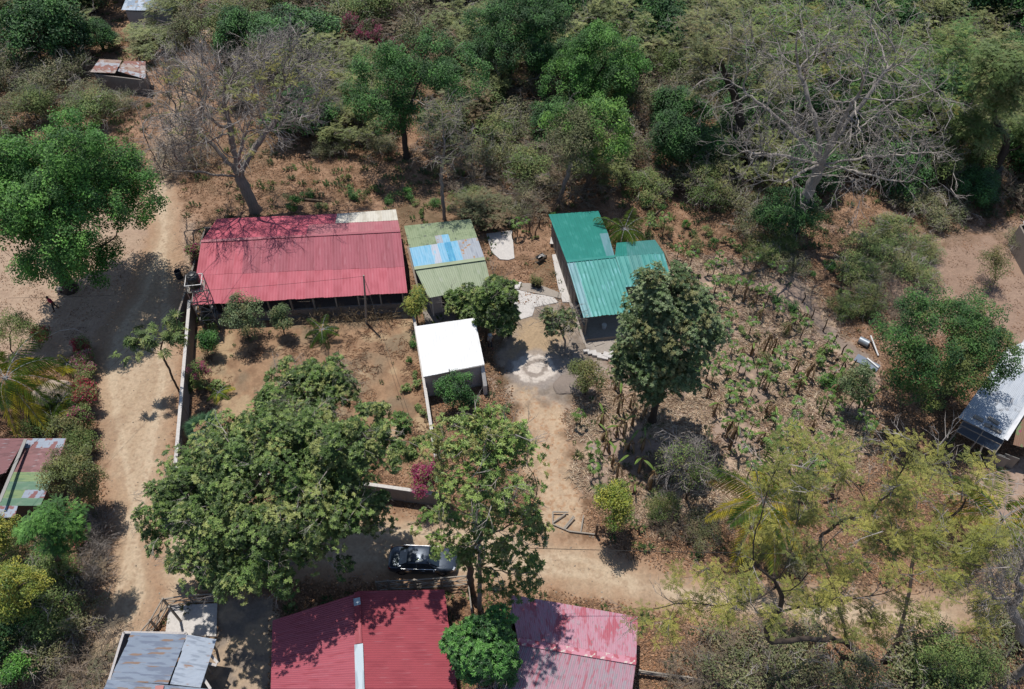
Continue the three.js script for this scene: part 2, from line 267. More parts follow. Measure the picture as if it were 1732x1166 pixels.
{
  const many = (n, f) => Array.from({ length: n }, (_, i) => { const s = new Spray(); f(s, rng(500 + i * 17 + n)); return s.geometry(); });
  const ball = (s, r, n, R, len, wid, lift = 0.5) => { for (let i = 0; i < n; i++) { const d = dirOf(r, 0.25), q = d.clone().multiplyScalar(R * Math.cbrt(r())); const a = r() * 6.28, o = V3(Math.cos(a), r() * 0.7 - 0.45, Math.sin(a)); s.leaf(q, o, V3(0, 1, 0).addScaledVector(d, 0.5).addScaledVector(dirOf(r), 0.45), len * (0.7 + 0.6 * r()), wid * (0.7 + 0.6 * r()), 0.7 + 0.6 * r()); } };
  SPRAY.broad = many(1, (s, r) => ball(s, r, 30, 0.48, 0.22, 0.12));
  SPRAY.small = many(1, (s, r) => ball(s, r, 26, 0.5, 0.165, 0.085));
  SPRAY.rosette = many(1, (s, r) => { for (let k = 0; k < 5; k++) { const c = V3((r() - 0.5) * 0.8, (r() - 0.5) * 0.4, (r() - 0.5) * 0.8); for (let i = 0; i < 7; i++) { const a = i * 0.9 + r() * 0.5; s.leaf(c, V3(Math.cos(a), 0.4 - r() * 0.7, Math.sin(a)), V3((r() - 0.5) * 0.7, 1, (r() - 0.5) * 0.7), 0.17 + 0.08 * r(), 0.085 + 0.03 * r(), 0.65 + 0.7 * r(), 0.2); } } });
  SPRAY.fine = many(1, (s, r) => { for (let k = 0; k < 7; k++) { const a = k * 0.9 + r() * 0.6, d = V3(Math.cos(a), r() * 0.5 - 0.2, Math.sin(a)).normalize(), c = dirOf(r).multiplyScalar(0.15), L = 0.35 + 0.25 * r(); for (let i = 0; i < 6; i++) { const q = c.clone().addScaledVector(d, L * (0.25 + i * 0.14)), e = V3(-d.z, 0, d.x); for (const g of [-1, 1]) s.leaf(q, e.clone().multiplyScalar(g).addScaledVector(d, 0.6), V3((r() - 0.5) * 0.5, 1, (r() - 0.5) * 0.5), 0.11, 0.05, 0.7 + 0.6 * r(), 0.1); } } });
  SPRAY.palmate = many(1, (s, r) => { for (let k = 0; k < 3; k++) { const c = V3((r() - 0.5) * 0.5, (r() - 0.5) * 0.15, (r() - 0.5) * 0.5); for (let i = 0; i < 7; i++) { const a = i * 0.9 + r() * 0.3; s.leaf(c, V3(Math.cos(a), -0.15 - r() * 0.3, Math.sin(a)), V3(0, 1, 0), 0.3 + 0.12 * r(), 0.09, 0.75 + 0.5 * r(), 0.1); } } });
  SPRAY.flower = many(1, (s, r) => { for (let i = 0; i < 26; i++) { const d = dirOf(r, 0.3), q = d.clone().multiplyScalar(0.24 * Math.cbrt(r())); s.leaf(q, dirOf(r, 0.3), dirOf(r, 0.6), 0.1, 0.09, 0.75 + 0.5 * r(), 0.3); } });
  SPRAY.twig = many(1, (s, r) => { const f = (a, d, L, w, n) => { const b = a.clone().addScaledVector(d, L); s.stick(a, b, w, 0.85 + 0.3 * r()); if (n) for (let i = 0; i < 3; i++) f(a.clone().addScaledVector(d, L * (0.35 + 0.28 * i)), d.clone().addScaledVector(dirOf(r), 0.75).normalize(), L * (0.5 + 0.25 * r()), w * 0.62, n - 1); }; f(V3(0, 0, 0), V3(0, 1, 0), 0.75, 0.02, 2); });
  SPRAY.litter = many(1, (s, r) => { for (let i = 0; i < 22; i++) { const q = V3((r() - 0.5) * 1.3, 0.012 + r() * 0.03, (r() - 0.5) * 1.3), a = r() * 6.28; s.leaf(q, V3(Math.cos(a), r() * 0.3 - 0.15, Math.sin(a)), V3((r() - 0.5) * 0.5, 1, (r() - 0.5) * 0.5), 0.12 + 0.13 * r(), 0.06 + 0.05 * r(), 0.55 + 0.9 * r(), 0.3); } });
  SPRAY.straw = many(1, (s, r) => { for (let i = 0; i < 16; i++) { const q = V3((r() - 0.5) * 1.1, 0.015 + r() * 0.05, (r() - 0.5) * 1.1), a = r() * 6.28; s.leaf(q, V3(Math.cos(a), r() * 0.2 - 0.06, Math.sin(a)), V3(0, 1, 0), 0.3 + 0.35 * r(), 0.045 + 0.03 * r(), 0.6 + 0.8 * r(), 0.2); } });
  SPRAY.tuft = many(1, (s, r) => { for (let i = 0; i < 18; i++) { const a = r() * 6.28; s.leaf(V3(Math.cos(a) * 0.06, 0, Math.sin(a) * 0.06), V3(Math.cos(a) * (0.3 + r() * 0.7), 0.5 + r() * 0.7, Math.sin(a) * (0.3 + r() * 0.7)), V3(-Math.cos(a), 0.6, -Math.sin(a)), 0.18 + 0.16 * r(), 0.06, 0.7 + 0.6 * r(), 0.15); } });
}
const leafMat = (rough = 0.55, trans = 0.22) => new THREE.MeshPhysicalMaterial({ color: 0xffffff, vertexColors: true, roughness: rough, transmission: trans, thickness: 0, side: THREE.DoubleSide });
const LEAF = { gloss: leafMat(0.55, 0.2), matt: leafMat(0.7, 0.28), dry: new THREE.MeshStandardMaterial({ vertexColors: true, roughness: 0.95, side: THREE.DoubleSide }) };
// places: [{p, n, s, c}] -> one InstancedMesh
function scatter(name, geo, mat, places, parent, rnd = rng(5)) {
  const im = shade(new THREE.InstancedMesh(geo, mat, places.length)), m = new THREE.Matrix4(), q = new THREE.Quaternion(), q2 = new THREE.Quaternion(), Y = V3(0, 1, 0), col = new THREE.Color();
  places.forEach((a, i) => { q.setFromUnitVectors(Y, a.n); q2.setFromAxisAngle(Y, rnd() * 6.2832); q.multiply(q2); m.compose(a.p, q, V3(a.s, a.s, a.s)); im.setMatrixAt(i, m); col.setRGB(a.c[0], a.c[1], a.c[2]); im.setColorAt(i, col); });
  im.name = parent === scene ? numbered(name) : name; stuff(im); parent.add(im); return im;
}

// ---------------------------------------------------------------- trees: limbs grown towards points in the crown
// one bulge of a crown as seen in the photograph, on the upright plane through the foot (dz metres nearer)
function bulge(bx, by, cx, cy, wx, wy, dz = 0, flat = 1) {
  const f = at(bx, by), c = onPlane(cx, cy, f.z + dz), k = ppm(c), dip = Math.atan2(EYE - c.y, -c.z), rx = wx / k, ap = wy / k, rz = Math.min(rx, ap / Math.sin(dip) * 0.92);
  const ry = clamp(Math.sqrt(Math.max(0, ap * ap - (rz * Math.sin(dip)) ** 2)) / Math.cos(dip), rx * 0.42, rx * 1.3) * flat;
  return { c: V3(c.x - f.x, c.y, c.z - f.z), r: V3(rx, ry, rz) };
}
function grow(rnd, blobs, o) {
  const clumps = [], att = [], vol = blobs.map((b) => b.r.x * b.r.z + b.r.x * b.r.y), tot = vol.reduce((a, b) => a + b, 0);
  blobs.forEach((b, bi) => {
    const n = Math.max(1, Math.round(o.clumps * vol[bi] / tot)), mr = Math.cbrt(b.r.x * b.r.y * b.r.z), cr = o.clumpR ?? 0.34;
    for (let i = 0; i < n; i++) { const d = dirOf(rnd, o.lift ?? 0.35), f = lerp(o.inner ?? 0.45, 1, Math.sqrt(rnd())) * (1 - cr * 0.55); clumps.push({ p: V3(b.c.x + d.x * b.r.x * f, Math.max(o.low ?? 0.4, b.c.y + d.y * b.r.y * f), b.c.z + d.z * b.r.z * f), r: mr * cr * (0.7 + 0.6 * rnd()), d, t: rnd() }); }
  });
  for (let i = 0; i < o.points; i++) { const c = clumps[i % clumps.length], d = dirOf(rnd); att.push({ p: c.p.clone().addScaledVector(d, c.r * Math.cbrt(rnd())), n: 0, d2: 1e9, live: true }); }
  const P = [], par = [], kids = [], head = [], step = o.step;
  const add = (p, q) => { const i = P.length; P.push(p); par.push(q); kids.push(0); head.push(q >= 0 ? p.clone().sub(P[q]).normalize() : V3(0, 1, 0)); if (q >= 0) kids[q]++; return i; };
  const start = (x, z, lean, fork) => { let k = add(V3(x, -0.1, z), -1); const n = Math.max(2, Math.round(fork / step)); for (let i = 1; i <= n; i++) { const t = i / n, w = 0.12 * fork * t; k = add(V3(x + lean[0] * t + (rnd() - 0.5) * w * 0.35, fork * t, z + lean[1] * t + (rnd() - 0.5) * w * 0.35), k); } return k; };
  const stems = o.stems || [[0, 0, o.lean || [0, 0], o.fork]], tips = stems.map((s) => start(...s));
  for (const [k, dx, dy, dz] of o.forks || []) { let q = tips[k], n = Math.max(2, Math.round(Math.hypot(dx, dy, dz) / step)); const b = P[q]; for (let i = 1; i <= n; i++) { const t = i / n, w = 0.22; q = add(V3(b.x + dx * t + (rnd() - 0.5) * w, b.y + dy * Math.pow(t, 0.75) + (rnd() - 0.5) * w, b.z + dz * t + (rnd() - 0.5) * w), q); } tips.push(q); }
  const near = (i) => { for (const a of att) if (a.live) { const d = a.p.distanceToSquared(P[i]); if (d < a.d2) { a.d2 = d; a.n = i; } } };
  for (const t of tips) { near(t); for (let k = par[t], g = 0; k >= 0 && g < (o.forks ? 7 : 2); k = par[k], g++) near(k); }
  const kill = (o.kill ?? 1.6 * step) ** 2;
  const last = [];
  for (let it = 0; it < 160; it++) {
    const pull = new Map(); let any = false;
    for (const a of att) if (a.live) { any = true; const d = a.p.clone().sub(P[a.n]).normalize(); const e = pull.get(a.n); e ? e.add(d) : pull.set(a.n, d); }
    if (!any || P.length > 12000) break;
    const fresh = [], stuck = new Set();
    for (const [i, d] of pull) { d.normalize().addScaledVector(head[i], o.stiff ?? 0.55).addScaledVector(dirOf(rnd), o.wild ?? 0.35); d.y += o.up ?? 0.05; d.normalize(); if (kids[i] > 5 || (last[i] && last[i].dot(d) > 0.9)) { stuck.add(i); if (kids[i] > 2) continue; } last[i] = d.clone(); fresh.push(add(P[i].clone().addScaledVector(d, step), i)); }
    for (const i of fresh) near(i);
    for (const a of att) if (a.live && (a.d2 < kill || (stuck.has(a.n) && kids[a.n] > 2))) a.live = false;
  }
  const N = P.length, e = 2.3, acc = new Float64Array(N), big = new Int32Array(N).fill(-1);
  for (let i = N - 1; i >= 0; i--) { if (!kids[i]) acc[i] = 1; const q = par[i]; if (q >= 0) { acc[q] += acc[i]; if (big[q] < 0 || acc[i] > acc[big[q]]) big[q] = i; } }
  const rad = new Float64Array(N), tipR = o.tipR ?? 0.012, kk = Math.log(o.trunk / tipR) / Math.log(Math.max(4, ...acc));
  for (let i = 0; i < N; i++) rad[i] = tipR * Math.pow(acc[i], kk) * (par[i] < 0 ? 1.5 : 1);
  return { P, par, kids, rad, big, clumps, head, N };
}
function limbs(sk, minR = 0) {
  const mb = B();
  for (let i = 0; i < sk.N; i++) {
    const q = sk.par[i]; if (q >= 0 && sk.big[q] === i) continue;
    const pts = [], r = []; if (q >= 0) { pts.push(sk.P[q]); r.push(Math.min(sk.rad[i] * 1.15, sk.rad[q])); }
    for (let k = i; k >= 0; k = sk.big[k]) { pts.push(sk.P[k]); r.push(sk.rad[k]); if (sk.rad[k] < minR) break; }
    if (pts.length > 1) { const m = Math.max(...r); mb.tube(pts, r, m > 0.16 ? 8 : m > 0.06 ? 5 : m > 0.028 ? 4 : 3, false); }
  }
  return mb;
}
const BARK = { brown: bark(112, 94, 78), grey: bark(166, 156, 146), pale: bark(186, 178, 168), dark: bark(84, 72, 62) };
const VAR = (cols, k = 1) => cols.map((c) => mul3(alb(...c), k));
const FOL = (cols, k = 1) => VAR(cols, 1.15 * k);
const PAL = {
  bright: FOL([[94, 152, 54], [76, 130, 44], [116, 170, 68], [62, 110, 40]]),
  mid: FOL([[82, 136, 54], [66, 116, 46], [98, 150, 66], [54, 98, 42]]),
  deep: FOL([[68, 116, 48], [54, 98, 42], [84, 132, 58], [46, 84, 38]], 1.15),
  lime: FOL([[128, 176, 66], [104, 156, 56], [146, 188, 82], [92, 138, 56]]),
  cashew: FOL([[106, 134, 60], [88, 116, 48], [132, 154, 78], [78, 102, 44], [156, 164, 92]]),
  olive: FOL([[122, 132, 68], [106, 118, 60], [140, 144, 80], [136, 126, 72], [94, 108, 56]]),
  woodOlive: FOL([[108, 118, 58], [96, 108, 52], [122, 128, 66], [116, 112, 62]], 1.4),
  mango: FOL([[108, 128, 78], [92, 114, 64], [132, 148, 102], [80, 102, 58], [128, 128, 78]], 1.15),
  almond: FOL([[120, 146, 64], [102, 130, 54], [142, 162, 82], [144, 144, 78], [90, 116, 48]], 1.12),
  feather: FOL([[150, 150, 58], [132, 136, 52], [164, 158, 68], [118, 126, 50]]),
  featherGreen: FOL([[104, 146, 50], [88, 132, 46], [130, 150, 56], [150, 140, 58]]),
  neem: FOL([[70, 118, 44], [54, 100, 36], [90, 136, 54], [112, 124, 54]]),
  scrub: FOL([[108, 114, 70], [94, 102, 60], [122, 124, 80], [132, 122, 86]], 1.3),
  scrubGreen: FOL([[100, 122, 56], [86, 108, 48], [116, 134, 68], [122, 122, 68]], 1.4),
  dry: FOL([[136, 120, 92], [120, 106, 84], [150, 130, 100], [112, 110, 78]]),
  rust: FOL([[124, 114, 72], [136, 110, 74], [110, 116, 66], [102, 104, 64]]),
  yellow: FOL([[164, 168, 62], [134, 152, 56], [184, 180, 74], [108, 134, 50]]),
  twig: VAR([[166, 156, 146], [146, 136, 126], [184, 174, 164]]),
  twigBrown: VAR([[136, 118, 100], [120, 106, 92], [152, 134, 116]]),
  pink: VAR([[206, 74, 130], [190, 58, 112], [222, 110, 156]]),
  red: VAR([[214, 62, 92], [196, 48, 80], [228, 96, 122]]),
  rose: VAR([[232, 160, 180], [222, 140, 170], [214, 100, 130]]),
};
// kinds of crown: spray, palette, material, and how thickly the leaves stand
const KIND = {
  dense: { spray: 'broad', mat: 'matt', clumps: 26, clumpR: 0.36, points: 420, step: 0.55, per: 18, s: [0.85, 1.25], fork: 0.28, lift: 0.3 },
  open: { spray: 'rosette', mat: 'gloss', clumps: 60, clumpR: 0.26, points: 1300, step: 0.42, per: 32, s: [0.8, 1.25], fork: 0.2, lift: 0.45, inner: 0.3 },
  mango: { spray: 'rosette', mat: 'gloss', clumps: 30, clumpR: 0.34, points: 450, step: 0.45, per: 30, s: [0.75, 1.1], fork: 0.3, lift: 0.3 },
  feather: { spray: 'fine', mat: 'matt', clumps: 80, clumpR: 0.22, points: 1300, perTip: 4, step: 0.42, per: 11, s: [0.8, 1.35], fork: 0.12, lift: 0.35, inner: 0.2, tips: true },
  neem: { spray: 'fine', mat: 'matt', clumps: 34, clumpR: 0.34, points: 500, step: 0.45, per: 20, s: [0.85, 1.3], fork: 0.25, lift: 0.35 },
  bare: { spray: 'fine', mat: 'matt', clumps: 150, clumpR: 0.16, points: 2200, perTip: 2, stepMost: 1.15, step: 0.45, per: 0, s: [0.7, 1.2], fork: 0.2, lift: 0.5, inner: 0.3, twigs: 1, tips: true },
  scrub: { spray: 'small', mat: 'matt', clumps: 22, clumpR: 0.4, points: 260, step: 0.4, per: 9, s: [0.8, 1.3], fork: 0.1, lift: 0.3, twigs: 0.5, inner: 0.2 },
  bush: { spray: 'broad', mat: 'gloss', clumps: 14, clumpR: 0.42, points: 120, step: 0.28, per: 22, s: [0.5, 0.8], fork: 0.08, lift: 0.3 },
  shrub: { spray: 'small', mat: 'matt', clumps: 14, clumpR: 0.42, points: 120, step: 0.28, per: 20, s: [0.6, 1.0], fork: 0.08, lift: 0.3 },
};
// blobs are local to the foot. extra: bare twigs, blossoms and patches of another leaf
function makeTree(name, label, category, foot, blobs, o, group) {
  const K = { ...KIND[o.kind], ...o }, rnd = rng(o.seed), top = Math.max(...blobs.map((b) => b.c.y + b.r.y)), R = Math.max(...blobs.map((b) => b.r.x));
  const t = thing(name, label, category, foot, group);
  const area = blobs.reduce((a, b) => a + b.r.x * (b.r.x + b.r.y), 0);
  const sk = grow(rnd, blobs, { clumps: Math.round(K.clumps * (o.fill ?? 1)), clumpR: K.clumpR, points: K.points, step: K.step * clamp(Math.sqrt(area) / 6.5, 0.45, K.stepMost ?? 1.6), kill: o.kill, trunk: o.trunk ?? clamp(top * 0.032, 0.05, 0.5), fork: top * K.fork, lean: o.lean, lift: K.lift, inner: K.inner, stems: o.stems, forks: o.forks, stiff: o.stiff, up: o.up, wild: o.wild, tipR: o.tipR, low: o.low });
  const wood = limbs(sk, o.minR ?? 0), tm = shade(new THREE.Mesh(wood.geometry(), BARK[o.bark || 'brown'])); tm.name = 'trunk'; t.add(tm);
  const pal = PAL[o.pal], leafy = [], tw = [], dens = (o.dens ?? 1);
  const colour = (pl, tone) => mul3(pl[Math.floor(clamp(tone * 0.75 + rnd() * 0.5 - 0.1, 0, 0.999) * pl.length)], 0.8 + 0.4 * rnd());
  if (K.tips) { for (let i = 1; i < sk.N; i++) if (sk.rad[i] < (o.leafR ?? 0.05) && rnd() < dens * (sk.kids[i] ? 0.35 : 1) * (o.leafMask ? o.leafMask(sk.P[i]) : 1)) { const k = K.perTip ?? 3; for (let j = 0; j < k; j++) leafy.push({ p: sk.P[i].clone().addScaledVector(dirOf(rnd), 0.75 * Math.sqrt(rnd())), n: V3(0, 1, 0).addScaledVector(dirOf(rnd), 0.35).normalize(), s: lerp(K.s[0], K.s[1], rnd()), c: colour(pal, fbm(sk.P[i].x * 0.4 + 50, sk.P[i].z * 0.4 + 50, o.seed, 2)) }); } }
  else for (const c of sk.clumps) { const n = Math.round(K.per * dens * clamp(c.r * c.r / 1.1, 0.35, 9)); for (let i = 0; i < n; i++) { const d = dirOf(rnd, 0.3), f = lerp(0.45, 1.05, Math.sqrt(rnd())) + (o.loose ?? 0) * rnd() * rnd() * 2, p = c.p.clone().addScaledVector(d, c.r * f); if (p.y < 0.15) continue; leafy.push({ p, n: d.clone().multiplyScalar(0.7).add(V3(0, 0.75, 0)).addScaledVector(dirOf(rnd), 0.35).normalize(), s: lerp(K.s[0], K.s[1], rnd()) * (o.leafS ?? 1), c: colour(pal, c.t) }); } }
  if (leafy.length && o.dens !== 0) scatter('crown', SPRAY[o.spray || K.spray][0], LEAF[o.mat || K.mat], leafy, t, rnd);
  if (o.twigs ?? K.twigs) { const w = o.twigs ?? K.twigs; for (let i = 1; i < sk.N; i++) if (sk.rad[i] < 0.045 && rnd() < w * (sk.kids[i] ? 0.55 : 1)) for (let q = 0; q < Math.max(1, Math.round(w)); q++) tw.push({ p: sk.P[i], n: sk.head[i].clone().addScaledVector(dirOf(rnd), 0.55).normalize(), s: lerp(0.8, 1.7, rnd()) * (o.twigS ?? 1), c: mul3(PAL[o.twigPal || 'twig'][Math.floor(rnd() * 3)], 0.75 + 0.5 * rnd()) }); if (tw.length) scatter('twigs', SPRAY.twig[0], LEAF.dry, tw, t, rnd); }
  for (const x of o.extra || []) { // patches: {spray, pal, mat, n, pick(clump)}
    const pl = []; const cs = sk.clumps.filter((c) => x.pick(c, rnd)); for (const c of cs) for (let i = 0; i < x.n; i++) { const d = dirOf(rnd, 0.5); pl.push({ p: c.p.clone().addScaledVector(d, c.r * lerp(0.7, 1.08, rnd())), n: d.clone().add(V3(0, 0.6, 0)).normalize(), s: lerp(x.s[0], x.s[1], rnd()), c: mul3(PAL[x.pal][Math.floor(rnd() * PAL[x.pal].length)], 0.8 + 0.4 * rnd()) }); }
    if (pl.length) scatter(x.name || 'foliage', SPRAY[x.spray][0], LEAF[x.mat || 'matt'], pl, t, rnd);
  }
  return t;
}
// ---------------------------------------------------------------- houses
const mid = (a, b, t = 0.5) => a.clone().lerp(b, t);
const flatY = (p, y) => V3(p.x, y, p.z);
function walls(t, name, pts, y1, th, mat, closed = true, y0 = -0.1) { for (let i = 0; i < pts.length - (closed ? 0 : 1); i++) B().wall(pts[i], pts[(i + 1) % pts.length], y0, Array.isArray(y1) ? [y1[i], y1[(i + 1) % pts.length]] : y1, th, mat).build(name, mat, t); }
const inset = (pts, k) => { const c = pts.reduce((a, p) => a.add(p), V3(0, 0, 0)).multiplyScalar(1 / pts.length); return pts.map((p) => { const d = flatY(c, 0).sub(flatY(p, 0)); return flatY(p, 0).addScaledVector(d.normalize(), k); }); };
function post(t, name, p, y0, y1, w, mat) { return B().box(p.x, (y0 + y1) / 2, p.z, w, y1 - y0, w, -0.1).build(name, mat, t); }

// the long red-roofed house
{
  const eL = at(324, 516.5, 2.5), eR = at(689, 495, 2.5), rL = at(340, 409, 3.75), rR = at(677, 391.5, 3.75), bL = at(367, 370.5, 2.95), bM = at(570, 362, 2.95), bR = at(669.5, 354.5, 2.95), mR = at(673, 373, 3.35);
  const t = thing('red_roof_house', 'long low house under a faded red metal roof with one cream strip at the back', 'house', flatY(mid(eL, bR), 0)); mark('the long red-roofed house', t.position);
  const a = roofTex([202, 102, 114], [[[192, 90, 102], 0.5, 0.75, 24, 4], [[208, 118, 128], 0.62, 0.8, 24, 4]], 5, 3), b = roofTex([176, 92, 104], [[[166, 82, 94], 0.5, 0.7, 24, 4], [[184, 108, 118], 0.62, 0.8, 24, 4]], 5, 8), c = roofTex([190, 118, 124], [[[182, 106, 114], 0.5, 0.7, 4, 4]], 5, 12), d = roofTex([205, 98, 114], [[[190, 84, 100], 0.5, 0.75, 8, 4]], 5, 15), cr = roofTex([228, 222, 206], [[[206, 198, 180], 0.55, 0.8, 8, 4]], 5, 18);
  const tint = [0.94, 1, 1.05].map((k) => [a, b, c, d, cr].map((x) => roofMat(x, 0.72, 0, new THREE.Color(k, k, k))));
  const sL = mid(eL, rL, 0.46), sR = mid(eR, rR, 0.41), U = V3(0, 0.012, 0);
  sheets(t, 'roof_sheet', eL, eR, sR, sL, { cols: 23, ribs: 3, mat: (i) => tint[i * 7 % 3][0] });
  sheets(t, 'roof_sheet', sL.clone().add(U), sR.clone().add(U), rR, rL, { cols: 23, ribs: 3, mat: (i) => tint[i * 5 % 3][i < 5 ? 0 : 1] });
  const k1 = mid(rL, bL, 0.52), k2 = mid(rR, mR, 1);
  sheets(t, 'roof_sheet', rL, rR, k2, k1, { cols: 23, ribs: 3, mat: (i) => tint[i * 7 % 3][i < 12 ? 3 : 2] });
  sheets(t, 'roof_sheet', k1.clone().add(U), mid(k1, k2, 0.665).add(U), bM, bL, { cols: 15, ribs: 3, mat: (i) => tint[i % 3][3] });
  sheets(t, 'roof_sheet', mid(k1, k2, 0.665).add(U), k2.clone().add(U), bR, bM, { cols: 8, ribs: 3, mat: (i) => tint[i % 3][4] });
  B().beam(rL.clone().add(V3(0, 0.06, 0)), mid(rL, rR, 0.3).add(V3(0, 0.06, 0)), 0.32, 0.03).build('ridge_cap', roofMat(c), t); B().beam(mid(rL, rR, 0.3).add(V3(0, 0.06, 0)), rR.clone().add(V3(0, 0.06, 0)), 0.26, 0.03).build('ridge_cap', roofMat(b), t);
  const F = [eL, eR, bR, bL].map((p) => flatY(p, 0)), I = inset(F, 0.55);
  B().prism(inset(F, 0.1), -0.1, 0.1).build('floor_slab', M.block, t);
  walls(t, 'wall', [I[1], I[2], I[3], I[0]], [2.3, 2.6, 2.6, 2.3], 0.15, M.block, false);
  const f0 = I[0], f1 = I[1]; // low front wall of concrete blocks, posts above it
  const low = B(); low.wall(f0, f1, 0, 0.95, 0.16).build('front_wall', M.block, t);
  for (let i = 0; i <= 9; i++) post(t, 'post', mid(f0, f1, i / 9).add(V3(0, 0, 0.02)), 0.1, 2.42, 0.11, M.woodGrey);
  B().beam(mid(eL, I[0], 0.5).setY(2.4), mid(eR, I[1], 0.5).setY(2.4), 0.08, 0.1).build('eave_beam', M.woodDark, t);
  for (let i = 1; i < 12; i++) { const u = i / 12; B().beam(mid(eL, eR, u).add(V3(0, -0.12, 0)), mid(rL, rR, u).add(V3(0, -0.12, 0)), 0.06, 0.1).build('rafter', M.woodDark, t); }
  B().wall(flatY(bL, 0).add(V3(-1.3, 0, 0.4)), flatY(bL, 0).add(V3(0, 0, 0.2)), 0, 2.2, 0.15).build('side_wall', M.block, t);
  B().wall(flatY(bL, 0).add(V3(-1.4, 0, 0.4)), flatY(eL, 0).add(V3(-1.2, 0, 1.5)), 0, 1.9, 0.15).build('side_wall', M.block, t);
}
// the green roof with blue sheets
{
  const bL = at(683.4, 382.4, 2.7), bR = at(796, 370.8, 2.7), rL = at(700.7, 454, 3.5), rR = at(820, 437.5, 3.5), eL = at(725, 503.5, 2.6), eR = at(831, 484.5, 2.6);
  const t = thing('green_roof_house', 'small house whose green metal roof is patched with bright blue and silver sheets', 'house', flatY(mid(eL, bR), 0)); mark('the green roof with blue sheets', t.position);
  const g = roofTex([163, 175, 140], [[[150, 164, 128], 0.5, 0.7, 16, 4], [[176, 184, 158], 0.6, 0.8, 16, 4]], 4, 31), gd = roofTex([152, 166, 128], [[[134, 150, 112], 0.5, 0.7, 8, 8], [[110, 120, 100], 0.68, 0.8, 8, 8]], 4, 33), blue = roofTex([148, 200, 226], [[[126, 190, 220], 0.5, 0.7, 32, 4]], 4, 35), blue2 = roofTex([84, 166, 206], [[[110, 190, 218], 0.5, 0.7, 32, 4], [[70, 150, 150], 0.7, 0.74, 16, 16]], 4, 36), sil = roofTex([176, 182, 188], [[[158, 164, 172], 0.5, 0.65, 16, 4], [[182, 142, 104], 0.68, 0.74, 8, 8]], 4, 38);
  const lil = roofTex([198, 204, 214], [[[160, 206, 226], 0.55, 0.7, 16, 4]], 4, 39), mt = [g, gd, blue, blue2, sil, lil].map((x) => roofMat(x, 0.6));
  sheets(t, 'roof_sheet', eL, eR, rR, rL, { cols: 8, ribs: 4, mat: () => mt[0] });
  const q1L = mid(rL, bL, 0.46), q1R = mid(rR, bR, 0.52), q2L = mid(rL, bL, 0.68), q2R = mid(rR, bR, 0.68);
  sheets(t, 'roof_sheet', rL.clone().add(V3(0, -0.02, 0)), rR.clone().add(V3(0, -0.02, 0)), q1R, q1L, { cols: 10, ribs: 3, mat: (i) => mt[[2, 2, 2, 5, 2, 3, 2, 4, 4, 4][i]] });
  sheets(t, 'roof_sheet', q1L, q1R, q2R, q2L, { cols: 10, ribs: 3, mat: (i) => mt[[1, 1, 1, 1, 4, 2, 1, 1, 1, 1][i]] });
  sheets(t, 'roof_sheet', q2L, q2R, bR, bL, { cols: 10, ribs: 3, mat: () => mt[1] });
  B().beam(rL.clone().add(V3(0, 0.05, 0.05)), rR.clone().add(V3(0, 0.05, 0.05)), 0.4, 0.03).build('ridge_cap', mt[0], t);
  const F = [eL, eR, bR, bL].map((p) => flatY(p, 0)), I = inset(F, 0.5);
  walls(t, 'wall', I, [2.35, 2.35, 2.45, 2.45], 0.15, M.plaster);
  B().prism(inset(F, -1.2).map((p, i) => i > 1 ? F[i] : p), -0.1, 0.1).build('floor_slab', M.block, t);
  const u = I[1].clone().sub(I[0]).normalize(), n = V3(-u.z, 0, u.x).multiplyScalar(u.z > 0 ? 1 : 1); if (n.z < 0) n.negate();
  for (const [a, b] of [[0.9, 2.2], [2.32, 2.7], [2.8, 3.4]]) { const p = I[0].clone().addScaledVector(u, a).addScaledVector(n, 0.09), q = I[0].clone().addScaledVector(u, b).addScaledVector(n, 0.09); const pane = B().wall(p, q, a < 1 ? 0.7 : 0.2, 2.1, 0.04).build(a < 1 ? 'window' : 'door', M.glass, t); B().wall(p.clone().addScaledVector(u, -0.06), p, 0.2, 2.16, 0.08).build('frame', M.white, pane); }
  for (const k of [0.05, 0.5, 0.95]) post(t, 'post', mid(eL, eR, k).setY(0).addScaledVector(n, -0.12), 0.1, 2.5, 0.1, M.white);
  B().tube([flatY(eL, 2.9).add(V3(-0.25, 0, -1)), flatY(eL, 1).add(V3(-0.25, 0, -1))], 0.07, 8).build('drain_pipe', M.white, t);
}
